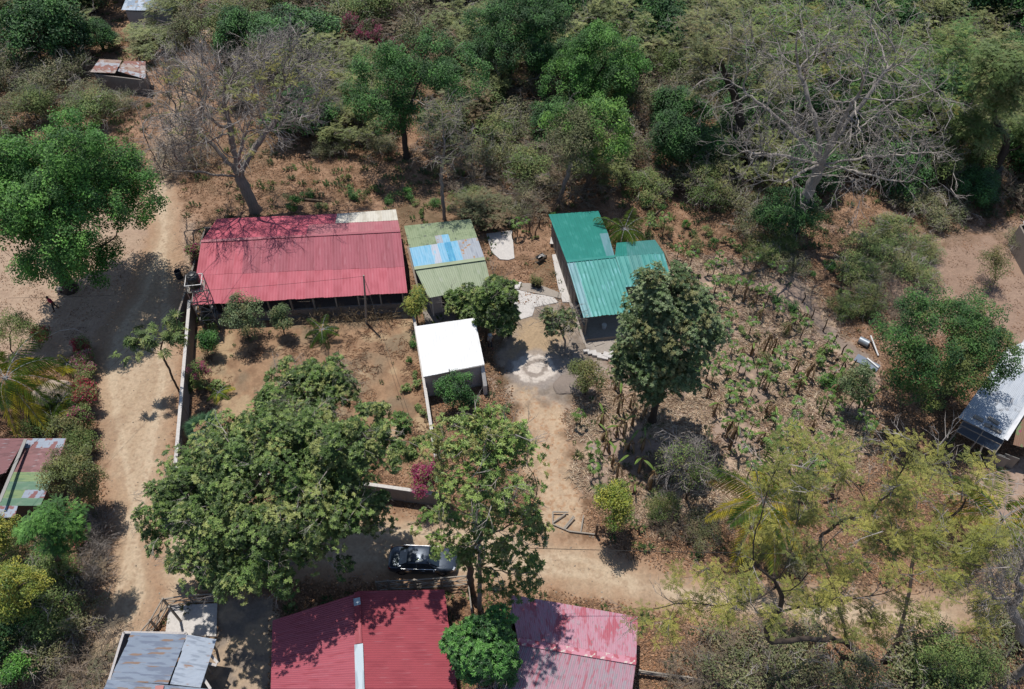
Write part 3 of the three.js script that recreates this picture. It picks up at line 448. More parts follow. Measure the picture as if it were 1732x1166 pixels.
// the teal house
{
  const A = at(928, 363, 2.7), Bk = at(1012, 357, 2.7), rL = at(958.5, 443, 3.6), rR = at(1040, 434.5, 3.6), eL = at(987, 537.5, 2.6), eR = at(1072.5, 528.5, 2.6);
  const wb = at(1043, 411, 3.05), wbR = at(1108, 406, 3.05), wR = at(1123, 428, 3.6), wf = at(1057.5, 486, 2.9), wfR = at(1137, 478, 2.9);
  const t = thing('teal_roof_house', 'house under a glossy teal metal roof with a side wing', 'house', flatY(mid(eL, Bk), 0)); mark('the teal-roofed house', t.position);
  const a = roofTex([60, 152, 138], [[[74, 164, 150], 0.55, 0.75, 16, 4]], 4, 41), b = roofTex([78, 164, 154], [[[64, 150, 140], 0.5, 0.7, 16, 4], [[108, 182, 180], 0.62, 0.76, 24, 4]], 4, 43), c = roofTex([112, 164, 166], [[[128, 172, 178], 0.5, 0.7, 16, 4]], 4, 45), d = roofTex([84, 152, 144], [[[98, 160, 154], 0.5, 0.7, 16, 4]], 4, 47);
  const mt = [a, b, c, d].map((x) => roofMat(x, 0.32, 0.15));
  const mL = mid(rL, A, 0.5), mR = mid(rR, Bk, 0.5).add(V3(0.15, 0, 0));
  sheets(t, 'roof_sheet', rL, rR, mR, mL, { cols: 6, ribs: 2, mat: (i) => mt[i === 5 ? 2 : 0] });
  sheets(t, 'roof_sheet', mL, mR, Bk, A, { cols: 6, ribs: 2, mat: () => mt[0] });
  sheets(t, 'roof_sheet', eL, eR, rR, rL, { cols: 6, ribs: 2, amp: 0.05, mat: (i) => mt[i === 0 ? 2 : 1] });
  sheets(t, 'roof_sheet', rR, wR, wbR, wb, { cols: 4, ribs: 5, mat: (i) => mt[i < 1 ? 0 : 3] });
  sheets(t, 'roof_sheet', wf, wfR, wR, rR.clone().add(V3(0.05, 0, 0)), { cols: 4, ribs: 2, amp: 0.04, mat: (i) => mt[i === 1 ? 3 : 1] });
  B().beam(rL.clone().add(V3(0, 0.05, 0)), rR.clone().add(V3(0, 0.05, 0)), 0.3, 0.025).build('ridge_cap', mt[0], t);
  const u = eR.clone().sub(eL).setY(0).normalize(), back = A.clone().sub(eL).setY(0).normalize();
  const c0 = flatY(eL, 0).addScaledVector(u, 0.25).addScaledVector(back, 3.4), c1 = flatY(eR, 0).addScaledVector(u, -0.25).addScaledVector(back, 3.4), c2 = flatY(Bk, 0).addScaledVector(u, -0.3).addScaledVector(back, -0.4), c3 = flatY(A, 0).addScaledVector(u, 0.3).addScaledVector(back, -0.4);
  walls(t, 'wall', [c0, c1, c2, c3], [2.9, 2.9, 2.45, 2.45], 0.15, M.block);
  const s0 = flatY(eL, 0).addScaledVector(u, 0.3).addScaledVector(back, 0.5); B().wall(s0, c0, 0, [1.0, 1.0], 0.14).build('low_wall', M.block, t);
  const w0 = flatY(wf, 0).addScaledVector(back, 0.9), w1 = flatY(wfR, 0).addScaledVector(back, 0.9).addScaledVector(u, -0.4), w2 = flatY(wbR, 0).addScaledVector(u, -0.4).addScaledVector(back, -0.4), w3 = flatY(wb, 0).addScaledVector(back, -0.4); walls(t, 'wall', [w0, w1, w2, w3], [2.7, 2.7, 2.7, 2.7], 0.15, M.block, false);
  for (const k of [0.08, 0.86]) post(t, 'post', mid(eL, eR, k).setY(0).addScaledVector(back, 0.2), -0.1, 2.65, 0.13, M.woodGrey);
  post(t, 'post', flatY(wfR, 0).addScaledVector(u, -0.2).addScaledVector(back, 0.2), -0.1, 2.75, 0.13, M.woodGrey);
  B().beam(eL.clone().add(V3(0.1, -0.1, -0.1)), eR.clone().add(V3(-0.1, -0.1, -0.1)), 0.08, 0.12).build('eave_beam', M.woodDark, t);
  B().wall(flatY(eL, 0).addScaledVector(u, 0.25).addScaledVector(back, -0.6), flatY(eR, 0).addScaledVector(u, -0.2).addScaledVector(back, -0.6), 0, 0.5, 0.08).build('porch_kerb', M.block, t);
  B().prism([flatY(eL, 0).addScaledVector(back, -0.7), flatY(eR, 0).addScaledVector(back, -0.7), flatY(rR, 0), flatY(rL, 0)], -0.1, 0.08).build('porch_floor', M.concrete, t);
  const n = V3(-back.z, 0, back.x); if (n.x > 0) n.negate();                  // slabs that lean along the west side
  for (let i = 0; i < 7; i++) { const p = mid(c0, c3, 0.08 + i * 0.12).addScaledVector(n, 0.1); B().wall(p, p.clone().addScaledVector(back, 0.7), 0, 1.6 + (i % 3) * 0.25, 0.04).build('board', i % 2 ? M.woodGrey : M.block, t); }
  const bk = at(1022, 552, 0.3), bm = B(); bm.tube([flatY(bk, 0.08), flatY(bk, 0.5)], [0.18, 0.22], 12);
  tag(bm.build('bucket', M.white), 'white bucket on the dark porch of the teal-roofed house', 'bucket');
}
// the white-roofed shed
{
  const bL = at(702, 552.5, 3.0), bR = at(803, 538, 3.0), fR = at(819.5, 617, 2.75), fL = at(716, 637.5, 2.75);
  const t = thing('white_roof_shed', 'square grey-walled shed with a bright white flat metal roof', 'shed', flatY(mid(bL, fR), 0)); mark('the white-roofed shed', t.position);
  const w = roofTex([252, 252, 250], [[[244, 244, 240], 0.5, 0.7, 8, 4]], 4, 51);
  const seam = 0.32; sheets(t, 'roof_sheet', fL, fR, bR, bL, { cols: 6, ribs: 3, amp: 0.012, mat: roofMat(w, 0.6, 0, new THREE.Color(1.02, 1.02, 1.02)) });
  const F = [fL, fR, bR, bL].map((p) => flatY(p, 0)), I = inset(F, 0.28); walls(t, 'wall', I, [2.62, 2.62, 2.87, 2.87], 0.16, M.plaster);
  B().prism(inset(F, 0.05), -0.1, 0.08).build('floor_slab', M.concrete, t);
  const u = fR.clone().sub(fL).setY(0).normalize(), out = fL.clone().sub(bL).setY(0).normalize();
  B().wall(I[1].clone().addScaledVector(u, 0.05), I[1].clone().addScaledVector(u, 0.05).addScaledVector(out, 1.15), 0, [2.6, 1.2], 0.3).build('wing_wall', M.whiteWall, t);
  B().beam(fL.clone().add(V3(0, -0.08, 0)), fR.clone().add(V3(0, -0.08, 0)), 0.05, 0.12).build('fascia', M.whiteWall, t);
  post(t, 'pipe', mid(fL, fR, 0.42).setY(0).addScaledVector(out, 0.1), 2.6, 3.2, 0.06, M.fascia);
}
// boundary walls of the lots
function boundary(label, pts, h, th, mat, cap, step = 3) {
  const t = thing('boundary_wall', label, 'wall', flatY(mid(pts[0], pts[pts.length - 1]), 0));
  for (let i = 0; i + 1 < pts.length; i++) { const a = pts[i], b = pts[i + 1], n = Math.max(1, Math.round(a.distanceTo(b) / step)); for (let k = 0; k < n; k++) { const p = mid(a, b, k / n), q = mid(a, b, (k + 1) / n), d = q.clone().sub(p).normalize(); B().wall(p, q.clone().addScaledVector(d, -0.012), -0.2, h, th).build('wall_panel', mat, t); B().wall(p, q.clone().addScaledVector(d, -0.006), h + 0.002, h + 0.09, th + 0.1).build('coping', cap, t); B().wall(p, p.clone().addScaledVector(d, 0.16), -0.2, h - 0.05, th + 0.07).build('pillar', mat, t); } }
  return t;
}
boundary('grey concrete wall between the dirt road and the yard of the red-roofed house', [at(320, 508, 1.8).setY(0), at(296.5, 784, 1.8).setY(0)], 1.75, 0.16, M.block, M.concretePale);
boundary('pale topped concrete wall running from the green roof past the white-roofed shed', [at(697, 520, 1.7).setY(0), at(702, 548, 1.7).setY(0), at(739.5, 790, 1.7).setY(0)], 1.65, 0.14, M.block, M.concretePale, 2.4);
boundary('concrete wall along the cross road behind the parked car, under the trees', [at(296.5, 790, 1.7).setY(0), at(620, 819, 1.7).setY(0), at(741, 836, 1.7).setY(0)], 1.65, 0.16, M.block, M.concretePale);

// rusty roofs at the left edge
{
  const t = thing('rusty_roof_house', 'small house at the road bend with rust-brown and green roof sheets', 'house', flatY(at(40, 800), 0)); mark('the rust-brown and green roof', t.position);
  const rust = roofTex([142, 96, 96], [[[124, 82, 82], 0.48, 0.65, 16, 8], [[176, 140, 136], 0.66, 0.76, 24, 4], [[168, 164, 166], 0.72, 0.8, 24, 4]], 3, 61), gr = roofTex([142, 164, 112], [[[118, 146, 104], 0.5, 0.65, 16, 4], [[182, 190, 120], 0.66, 0.76, 16, 4]], 3, 63), sv = roofTex([168, 178, 190], [[[150, 100, 98], 0.56, 0.66, 8, 8]], 3, 65), gb = roofTex([110, 146, 118], [[[130, 156, 130], 0.5, 0.7, 16, 4]], 3, 67);
  const mt = [rust, gr, sv, gb].map((x) => roofMat(x, 0.6, 0.1)), h = 2.5, T = (x, y, hh = h) => at(x, y, hh);
  sheets(t, 'roof_sheet', T(-90, 830, 2.6), T(-90, 742, 2.6), T(43, 742, 3), T(10, 800, 3), { cols: 3, rows: 2, ribs: 7, mat: mt[0], round: true });
  B().beam(T(43, 743, 3.06), T(-2, 850, 3.06), 0.24, 0.04).build('roof_flashing', M.steel, t);
  const rows = [[742, 43, 112, 758, 2], [758, 39, 106, 799, 0], [799, 20, 92, 815, 1], [815, 14, 86, 829, 3], [829, 6, 80, 843, 1], [843, 0, 74, 856, 3], [856, -4, 30, 876, 2]], bot = [39, 106, 20, 92, 14, 86, 6, 80, 0, 74, -6, 68, -10, 24];
  rows.forEach(([y0, xa, xb, y1, k], i) => { const hh = 2.55 - i * 0.06, a = T(bot[i * 2], y1, hh - 0.06), b = T(xa, y0, hh), c = T(xb, y0, hh), d = T(bot[i * 2 + 1], y1, hh - 0.06); const m = mid(a, d, 0.5), m2 = mid(b, c, 0.52); sheets(t, 'roof_sheet', a, b, m2, m, { cols: 1, ribs: 6, mat: mt[k], round: true }); sheets(t, 'roof_sheet', m.clone().add(V3(-0.04, 0.014, 0)), m2.clone().add(V3(-0.04, 0.014, 0)), c, d, { cols: 1, ribs: 6, mat: mt[i === 4 ? 2 : k], round: true }); });
  const I = inset([T(-80, 862), T(66, 850), T(106, 750), T(-80, 750)].map((p) => flatY(p, 0)), 0.5); walls(t, 'wall', I, 2.2, 0.15, M.woodDark);
}
// silver roof at the lower left, with its porch
{
  const t = thing('silver_roof_house', 'low house with rust-streaked silver corrugated roof beside the dirt road', 'house', flatY(at(270, 1140), 0)); mark('the silver corrugated roof', t.position);
  const sv = roofTex([172, 184, 198], [[[150, 160, 176], 0.5, 0.62, 24, 4], [[180, 150, 128], 0.66, 0.76, 24, 4]], 4, 71), sb = roofTex([206, 216, 226], [[[178, 188, 200], 0.5, 0.62, 24, 4], [[190, 150, 122], 0.66, 0.74, 16, 4]], 4, 73), ru = roofTex([150, 92, 90], [[[180, 140, 140], 0.6, 0.7, 8, 8]], 4, 75);
  const mt = [sv, sb, ru].map((x) => roofMat(x, 0.45, 0.35)), T = (x, y, h) => at(x, y, h);
  sheets(t, 'roof_sheet', T(186, 1152, 2.5), T(223, 1070, 2.7), T(316, 1074, 2.75), T(284, 1158, 2.55), { cols: 6, rows: 1, ribs: 7, mat: mt[0], round: true });
  sheets(t, 'roof_sheet', T(288, 1158, 2.6), T(317, 1074, 2.8), T(366, 1082, 2.75), T(339, 1164, 2.55), { cols: 6, ribs: 7, mat: mt[1], round: true });
  sheets(t, 'roof_sheet', T(140, 1260, 2.2), T(182, 1150, 2.66), T(372, 1168, 2.7), T(340, 1280, 2.2), { cols: 8, rows: 2, ribs: 7, mat: mt[0], round: true });
  B().beam(T(270, 1160, 2.8), T(266, 1180, 2.75), 0.5, 0.03).build('roof_patch', mt[2], t);
  const I = inset([T(180, 1240, 0), T(350, 1240, 0), T(340, 1085, 0), T(226, 1085, 0)], 0.4); walls(t, 'wall', I, 2.3, 0.15, M.plaster);
  B().prism([T(280, 1074, 0), T(366, 1078, 0), T(368, 1022, 0), T(287, 1026, 0)], -0.1, 0.12).build('porch_floor', M.concretePale, t);
  for (const [x, y] of [[306, 1052], [366, 1100], [358, 1140]]) post(t, 'post', at(x, y), 0, 2.5, 0.12, M.woodGrey);
  for (const [a, b, c, d] of [[352, 1104, 368, 1122], [340, 1142, 356, 1166], [350, 1122, 366, 1126]]) B().beam(T(a, b, 2.35), T(c, d, 2.2), 0.16, 0.08).build('roof_beam', M.concretePale, t);
}
// red corrugated roof at the bottom
{
  const t = thing('red_corrugated_house', 'house with dark red corrugated roof and a pale skylight strip by the picket fence', 'house', flatY(at(610, 1120), 0)); mark('the dark red corrugated roof', t.position);
  const rd = roofTex([174, 74, 84], [[[160, 62, 74], 0.5, 0.75, 32, 4], [[182, 98, 106], 0.66, 0.8, 32, 4]], 4, 81), rp = roofTex([188, 94, 106], [[[174, 78, 90], 0.5, 0.7, 32, 4], [[194, 120, 130], 0.64, 0.8, 32, 4]], 4, 83), sk = roofTex([206, 220, 226], [[[176, 192, 200], 0.5, 0.62, 16, 4]], 4, 85);
  const mt = [rd, rp, sk].map((x) => roofMat(x, 0.7)), T = at;
  const h = 2.7, r = 3.5;
  sheets(t, 'roof_sheet', T(773, 1166, h), T(751, 998, h), T(604, 1000, r), T(611, 1166, r), { cols: 11, ribs: 4, amp: 0.03, mat: (i) => mt[0], round: true });
  sheets(t, 'roof_sheet', T(812, 1330, h), T(773, 1168, h), T(611, 1168, r), T(616, 1330, r), { cols: 9, ribs: 4, amp: 0.03, mat: mt[0], round: true });
  sheets(t, 'roof_sheet', T(604, 1004, r), T(611, 1166, r), T(458, 1166, h), T(461, 1050, h), { cols: 10, ribs: 4, amp: 0.03, mat: (i) => mt[1], round: true });
  sheets(t, 'roof_sheet', T(611, 1168, r), T(616, 1330, r), T(450, 1330, h), T(458, 1168, h), { cols: 9, ribs: 4, amp: 0.03, mat: mt[1], round: true });
  B().beam(T(606.5, 1090, r + 0.12), T(613, 1300, r + 0.12), 0.52, 0.03).build('skylight_strip', mt[2], t);
  B().beam(T(604, 1002, r + 0.11), T(606.5, 1089, r + 0.11), 0.4, 0.03).build('ridge_cap', mt[0], t); B().beam(T(603, 1012, r + 0.14), T(604.5, 1024, r + 0.14), 0.42, 0.03).build('roof_patch', mt[2], t);
  const I = inset([T(470, 1330, 0), T(790, 1330, 0), T(745, 1030, 0), T(475, 1070, 0)], 0.3); walls(t, 'wall', I, 2.45, 0.15, M.plaster);
}
// the pink roof
{
  const t = thing('pink_roof_house', 'house at the bottom with a peeling pink roof', 'house', flatY(at(970, 1110), 0)); mark('the peeling pink roof', t.position);
  const pk = roofTex([204, 150, 164], [[[196, 116, 132], 0.5, 0.7, 48, 8], [[190, 160, 168], 0.54, 0.72, 48, 12], [[190, 100, 114], 0.6, 0.74, 12, 4], [[150, 138, 140], 0.72, 0.8, 32, 16]], 4, 91), pg = roofTex([188, 146, 158], [[[182, 108, 122], 0.5, 0.68, 48, 8], [[170, 156, 162], 0.52, 0.7, 48, 12], [[184, 104, 118], 0.62, 0.76, 12, 4], [[154, 146, 150], 0.66, 0.8, 32, 8]], 4, 93), cap = roofTex([214, 142, 158], [[[190, 90, 106], 0.52, 0.6, 8, 8], [[224, 210, 196], 0.66, 0.72, 16, 16]], 3, 95);
  const mt = [pk, pg, cap].map((x) => roofMat(x, 0.65)), T = at, r = 3.5, h = 2.8;
  const rL = T(876, 1086, r), rR = T(1076, 1120, r), bL = T(862, 1006, h), bR = T(1079, 1044, h), eL = T(800, 1290, h), eR = T(1050, 1310, h);
  sheets(t, 'roof_sheet', rL, rR, bR, bL, { cols: 10, ribs: 6, amp: 0.018, mat: mt[0], round: true });
  const mL = mid(rL, eL, 0.5), mR = mid(rR, eR, 0.5); sheets(t, 'roof_sheet', mL, mR, rR, rL, { cols: 10, ribs: 6, amp: 0.018, mat: mt[1], round: true }); sheets(t, 'roof_sheet', eL, eR, mR, mL, { cols: 10, ribs: 6, amp: 0.018, mat: mt[1], round: true });
  for (let i = 0; i < 3; i++) B().beam(mid(rL, rR, i / 3 + 0.003).add(V3(0, 0.07, 0)), mid(rL, rR, (i + 1) / 3).add(V3(0, 0.07 + i * 0.006, 0)), 0.42, 0.03).build('ridge_cap', mt[2], t);
  const I = inset([eL, eR, bR, bL].map((p) => flatY(p, 0)), 0.5); walls(t, 'wall', I, 2.5, 0.15, M.plaster);
}
// the metal-roofed building at the right edge
{
  const t = thing('white_metal_shed', 'building with weathered white metal roof and a dark lean-to screen, beside the green tree', 'shed', flatY(at(1690, 690), 0)); mark('the white metal roof', t.position);
  const wb = roofTex([206, 212, 217], [[[188, 196, 204], 0.5, 0.65, 16, 4], [[164, 168, 172], 0.68, 0.8, 8, 8]], 4, 101), wh = roofTex([244, 244, 242], [[[226, 228, 230], 0.5, 0.7, 16, 4]], 4, 103), br = roofTex([150, 116, 92], [[[172, 84, 110], 0.55, 0.64, 6, 6], [[130, 140, 96], 0.6, 0.7, 6, 6]], 4, 105);
  const mt = [wb, wh, br].map((x) => roofMat(x, 0.5, 0.15)), T = at, h = 2.7;
  const a = T(1622, 706, h), b = T(1698, 745, h), c = T(1765, 640, 3.2), d = T(1690, 612, 3.2);
  sheets(t, 'roof_sheet', a, b, c, d, { cols: 6, rows: 2, ribs: 5, amp: 0.015, mat: mt[0] });
  sheets(t, 'roof_sheet', d.clone().add(V3(0, -0.03, 0)), c.clone().add(V3(0, -0.03, 0)), T(1790, 560, 2.7), T(1700, 590, 2.7), { cols: 6, ribs: 5, amp: 0.015, mat: mt[1] });
  B().beam(b.clone().add(V3(0.1, 0.08, 0)), c.clone().add(V3(0.1, 0.08, 0)), 0.3, 0.04).build('ridge_cap', mt[1], t);
  sheets(t, 'roof_sheet', T(1714, 752, 2.4), T(1780, 770, 2.3), T(1790, 690, 2.6), T(1728, 690, 2.6), { cols: 4, ribs: 5, mat: mt[2] });
  const I = inset([T(1640, 716, 0), T(1700, 750, 0), T(1790, 600, 0), T(1712, 600, 0)], 0.3); walls(t, 'wall', I, 2.4, 0.15, M.plaster);
  // the dark screen that slopes down from the eave
  const s0 = T(1630, 712, 2.55), s1 = T(1700, 744, 2.55), s2 = T(1684, 766, 1.7), s3 = T(1618, 730, 1.7), net = plain(52, 64, 80, 0.35);
  for (let i = 0; i < 2; i++) for (let j = 0; j < 2; j++) { const q = (u, v) => mid(s3, s2, u).lerp(mid(s0, s1, u), v); const u0 = i / 2 + 0.01, u1 = (i + 1) / 2 - 0.01, v0 = j ? 0.62 : 0.02, v1 = j ? 0.98 : 0.58; const dn = V3(0, -0.03, 0); B().hexa([...[q(u0, v0), q(u1, v0), q(u1, v1), q(u0, v1)].map((p) => p.clone().add(dn)), q(u0, v0), q(u1, v0), q(u1, v1), q(u0, v1)]).build('screen_panel', net, t); }
  for (const [p, q] of [[s0, s1], [s3, s2], [s0, s3], [s1, s2], [mid(s0, s3, 0.4), mid(s1, s2, 0.4)], [mid(s0, s1), mid(s3, s2)]]) B().beam(p, q, 0.06, 0.06).build('screen_frame', M.woodGrey, t);
  for (const p of [s2, s3, mid(s2, s3)]) post(t, 'post', p, 0, 1.68, 0.08, M.woodGrey);
  for (const [x, y] of [[1689, 768], [1697, 773], [1713, 772]]) { const p = T(x, y, 1.4); B().box(p.x, 0.7, p.z, 1.0, 1.4, 0.05, -0.5).build('wall_board', M.steel, t); }
  const ob = [[1648, 704, 1664, 712], [1672, 706, 1690, 718], [1666, 718, 1678, 722], [1676, 722, 1694, 732]]; ob.forEach(([x0, y0, x1, y1], i) => tag(B().beam(T(x0, y0, h + 0.17), T(x1, y1, h + 0.17), 0.3, 0.12).build('plank', M.woodGrey), ['long weathered plank nearest the green tree on the white metal roof', 'thin weathered plank in the middle of the white metal roof', 'short thick plank on the white metal roof', 'weathered plank lowest on the white metal roof, above the dark screen'][i], 'plank', 'planks on the white metal roof'));
}
// grey house corner at the right edge, hut among the trees, far roofs
{
  const t = thing('grey_house', 'corner of a grey-walled house at the right edge of the clearing', 'house', flatY(at(1740, 430), 0)); mark('the grey house corner', t.position);
  const p = [at(1706, 414), at(1736, 470), at(1800, 440), at(1760, 395)].map((q) => flatY(q, 0)); walls(t, 'wall', p, 2.4, 0.18, M.block);
  const m = roofMat(roofTex([190, 196, 202], [[[160, 168, 176], 0.5, 0.65, 8, 8]], 4, 111), 0.5, 0.2); sheets(t, 'roof_sheet', p[1].clone().setY(2.45), p[2].clone().setY(2.45), p[3].clone().setY(2.9), p[0].clone().setY(2.9), { cols: 5, ribs: 4, mat: m });
  const k = at(1674, 310), t2 = thing('tin_hut', 'tiny pale hut with pitched tin roof among the dark trees at right', 'hut', k); mark('the tiny pale hut', k);
  B().box(k.x, 0.9, k.z, 1.3, 1.8, 1.3).build('wall', M.block, t2); const e = 0.8; for (const s of [-1, 1]) B().beam(V3(k.x, 2.35, k.z - e * 0), V3(k.x + s * e, 1.78, k.z), 1.7, 0.04, V3(0, 1, 0)).build('roof', M.steel, t2);
  const f = thing('blue_roof_house', 'far house with pale blue-white metal roof at the top edge', 'house', flatY(at(250, 0), 0)); mark('the pale blue-white far roof', f.position);
  const bm = roofMat(roofTex([200, 212, 224], [[[158, 176, 194], 0.5, 0.62, 6, 6], [[170, 160, 146], 0.64, 0.72, 6, 6]], 4, 115), 0.5, 0.2);
  const a = at(205, 17, 2.6), b = at(292, 19, 2.6), c = at(312, -26, 2.9), d = at(222, -26, 2.9); sheets(f, 'roof_sheet', a, b, c, d, { cols: 8, ribs: 4, mat: bm }); walls(f, 'wall', inset([a, b, c, d].map((q) => flatY(q, 0)), 0.5), 2.3, 0.15, M.plaster);
  const g = thing('rusty_far_house', 'low far house under striped rusty and silver roof sheets behind the grey scrub', 'house', flatY(at(205, 112), 0)); mark('the striped rusty roof', g.position);
  const rm = [[190, 172, 160], [164, 112, 98], [188, 190, 194], [176, 150, 132]].map((q, i) => roofMat(roofTex(q, [[[150, 104, 90], 0.55, 0.66, 12, 6], [[196, 196, 198], 0.64, 0.72, 12, 6]], 3, 120 + i), 0.6, 0.1));
  const G = [at(152, 122, 2.3), at(194, 124, 2.3), at(206, 102, 2.7), at(168, 100, 2.7)]; for (let i = 0; i < 4; i++) sheets(g, 'roof_sheet', mid(G[0], G[3], i / 4), mid(G[0], G[3], (i + 1) / 4), mid(G[1], G[2], (i + 1) / 4), mid(G[1], G[2], i / 4), { cols: 1, ribs: 5, mat: rm[i] });
  const G2 = [at(197, 120, 2.2), at(246, 134, 2.2), at(246, 104, 2.6), at(210, 103, 2.6)]; for (let i = 0; i < 4; i++) sheets(g, 'roof_sheet', mid(G2[0], G2[3], i / 4), mid(G2[0], G2[3], (i + 1) / 4), mid(G2[1], G2[2], (i + 1) / 4), mid(G2[1], G2[2], i / 4), { cols: 1, ribs: 5, mat: rm[(i + 2) % 4] });
  walls(g, 'wall', inset([G[0], G2[1], G2[2], G[3]].map((q) => flatY(q, 0)), 0.4), 2, 0.15, M.block);
}
// concrete slabs and paths of the yard
function slab(name, label, pts, h, mat) { const f = pts.map(([x, y]) => at(x, y)); const c = f.reduce((a, p) => a.add(p), V3(0, 0, 0)).multiplyScalar(1 / f.length); const t = new THREE.Shape(); f.forEach((p, i) => i ? t.lineTo(p.x - c.x, -(p.z - c.z)) : t.moveTo(p.x - c.x, -(p.z - c.z))); const g = new THREE.ExtrudeGeometry(t, { depth: h + 0.12, bevelEnabled: true, bevelSize: 0.02, bevelThickness: 0.02, bevelSegments: 1 }); g.rotateX(-Math.PI / 2); const m = shade(new THREE.Mesh(g, mat)); m.position.set(c.x, -0.12, c.z); m.name = numbered(name); scene.add(m); return tag(m, label, 'slab'); }
slab('concrete_slab', 'pale stained concrete slab with raised edges behind the green roof', [[823, 397], [866, 391], [869, 428], [870, 438], [860, 441], [846, 440], [832, 428]], 0.1, M.concretePale);
slab('concrete_slab', 'pale concrete apron in front of the teal house, between tree and porch', [[836, 505], [858, 490], [884, 492], [902, 498], [935, 502], [944, 512], [905, 520], [900, 535], [880, 541], [846, 540]], 0.04, M.concretePale);
slab('concrete_slab', 'bright white concrete step beside the tree by the green roof', [[852, 482], [882, 479], [878, 490], [858, 491]], 0.14, std({ color: albC(240, 234, 226), map: grain }));
slab('concrete_slab', 'grey-tan sloping concrete path leading to the teal house', [[883, 480], [908, 481], [950, 498], [948, 506], [925, 501], [880, 492]], 0.09, M.concrete);
slab('concrete_slab', 'narrow pale concrete walk along the west wall of the teal house', [[934, 432], [940, 431], [962, 500], [964, 512], [952, 512], [944, 485]], 0.07, M.concretePale);
slab('concrete_slab', 'tan earth terrace with a stone edge before the teal house porch', [[988, 580], [1040, 560], [1046, 590], [1030, 600], [1012, 598], [992, 592]], 0.1, M.concrete);
slab('concrete_slab', 'tiled dark patio between the green roof and the white-roofed shed', [[725, 545], [790, 532], [786, 520], [722, 530]], 0.06, M.block);
// ---------------------------------------------------------------- the trees one can tell apart
// T(base pixel, [crown pixel, half widths, nearer by m]..., look)
function T(name, label, bx, by, bulges, o, group, category = 'tree') { const f = at(bx, by); f.y = relief(f.x, f.z) - 0.05; return makeTree(name, label, category, f, bulges.map((q) => bulge(bx, by, ...q)), o, group); }
const W = (n) => mark(n[0], at(n[1], n[2]));

T('shade_tree', 'huge bright green shade tree beside the dirt road at far left', 119, 490, [[110, 345, 148, 135], [100, 235, 92, 68, -1], [25, 345, 85, 90, 1], [212, 325, 60, 60], [112, 448, 112, 46, 1.5]], { kind: 'dense', pal: 'bright', seed: 1, fill: 3.6, per: 22, dens: 0.95, loose: 0.1, trunk: 0.55, bark: 'dark', clumpR: 0.25 });
W(['the huge bright green shade tree', 119, 490]);
T('bare_tree', 'wide grey leafless tree standing close behind the red-roofed house', 432, 356, [[400, 165, 160, 105], [310, 220, 90, 60, 1.5], [490, 140, 90, 80, -1], [300, 265, 60, 32, 1.5]], { kind: 'bare', pal: 'feather', seed: 2, trunk: 0.55, tipR: 0.024, twigs: 1.6, twigS: 1.35, bark: 'grey', twigPal: 'twig', fill: 1.6, points: 3600, dens: 0.5, leafMask: (p) => p.y > 11.5 && Math.abs(p.x) > 2 ? 0.8 : 0.03, stems: [[0, 0, [-0.5, 0], 4.0]], forks: [[0, -6.5, 2.2, 1.5], [0, -3.5, 5, -1.5], [0, 0.4, 6, -0.5], [0, 3.5, 4.5, -2], [0, 1.5, 3.2, 2.5]], wild: 0.45 });
W(['the leafless tree behind the red roof', 432, 356]);
T('leafy_tree', 'spreading mid-green tree in the brown clearing above the green roof', 688, 268, [[652, 145, 84, 68], [762, 110, 78, 54], [705, 110, 76, 52], [690, 190, 60, 48], [790, 150, 44, 34]], { kind: 'dense', pal: 'mid', seed: 3, per: 17, dens: 0.85, fill: 2.6, trunk: 0.3, bark: 'dark', fork: 0.34, clumpR: 0.24, loose: 0.1 });
W(['the spreading mid-green tree', 688, 268]);
T('round_tree', 'dark green round tree at the top centre', 858, 150, [[872, 55, 84, 68], [830, 85, 48, 50], [915, 40, 50, 50]], { kind: 'dense', pal: 'deep', seed: 4, fill: 2.4, per: 17, dens: 0.95, clumpR: 0.25, fork: 0.2, trunk: 0.35, bark: 'dark' });
W(['the dark green round tree', 858, 150]);
T('leafy_tree', 'bright green tree with lumpy crown right of the dark round tree', 985, 205, [[1010, 108, 90, 72], [955, 145, 60, 46], [1040, 140, 50, 40]], { kind: 'dense', pal: 'bright', seed: 5, fill: 2.6, per: 17, dens: 0.9, fork: 0.18, trunk: 0.3, bark: 'dark', clumpR: 0.25 });
W(['the lumpy bright green tree', 985, 205]);
T('lime_tree', 'yellow-green leafy tree above the teal house', 985, 335, [[1022, 228, 60, 66], [950, 208, 34, 30]], { kind: 'dense', pal: 'lime', seed: 6, per: 16, dens: 0.9, fill: 1.5, clumpR: 0.28, trunk: 0.24, bark: 'brown', lean: [0.6, 0] });
W(['the yellow-green tree above the teal house', 985, 335]);
T('grey_tree', 'grey twiggy tree in front of the yellow-green tree', 945, 342, [[972, 240, 58, 66]], { kind: 'scrub', pal: 'scrub', seed: 7, trunk: 0.22, bark: 'grey', fork: 0.3, dens: 1.4, fill: 1.5, lean: [0.7, 0] });
T('column_tree', 'narrow dark green tree standing right of the yellow-green tree', 1150, 300, [[1154, 238, 46, 62]], { kind: 'dense', pal: 'deep', seed: 8, per: 18, dens: 1.0, fork: 0.12, trunk: 0.2, bark: 'dark' });
W(['the narrow dark green tree', 1150, 300]);
T('old_tree', 'dark-trunked tree with thin grey-olive crown, left of the giant leafless tree', 1238, 268, [[1215, 90, 90, 75], [1180, 50, 60, 40], [1275, 130, 50, 50]], { kind: 'feather', pal: 'olive', seed: 9, trunk: 0.45, bark: 'dark', dens: 0.85, twigs: 0.8, fork: 0.25, leafR: 0.04 });
W(['the dark-trunked old tree', 1238, 268]);
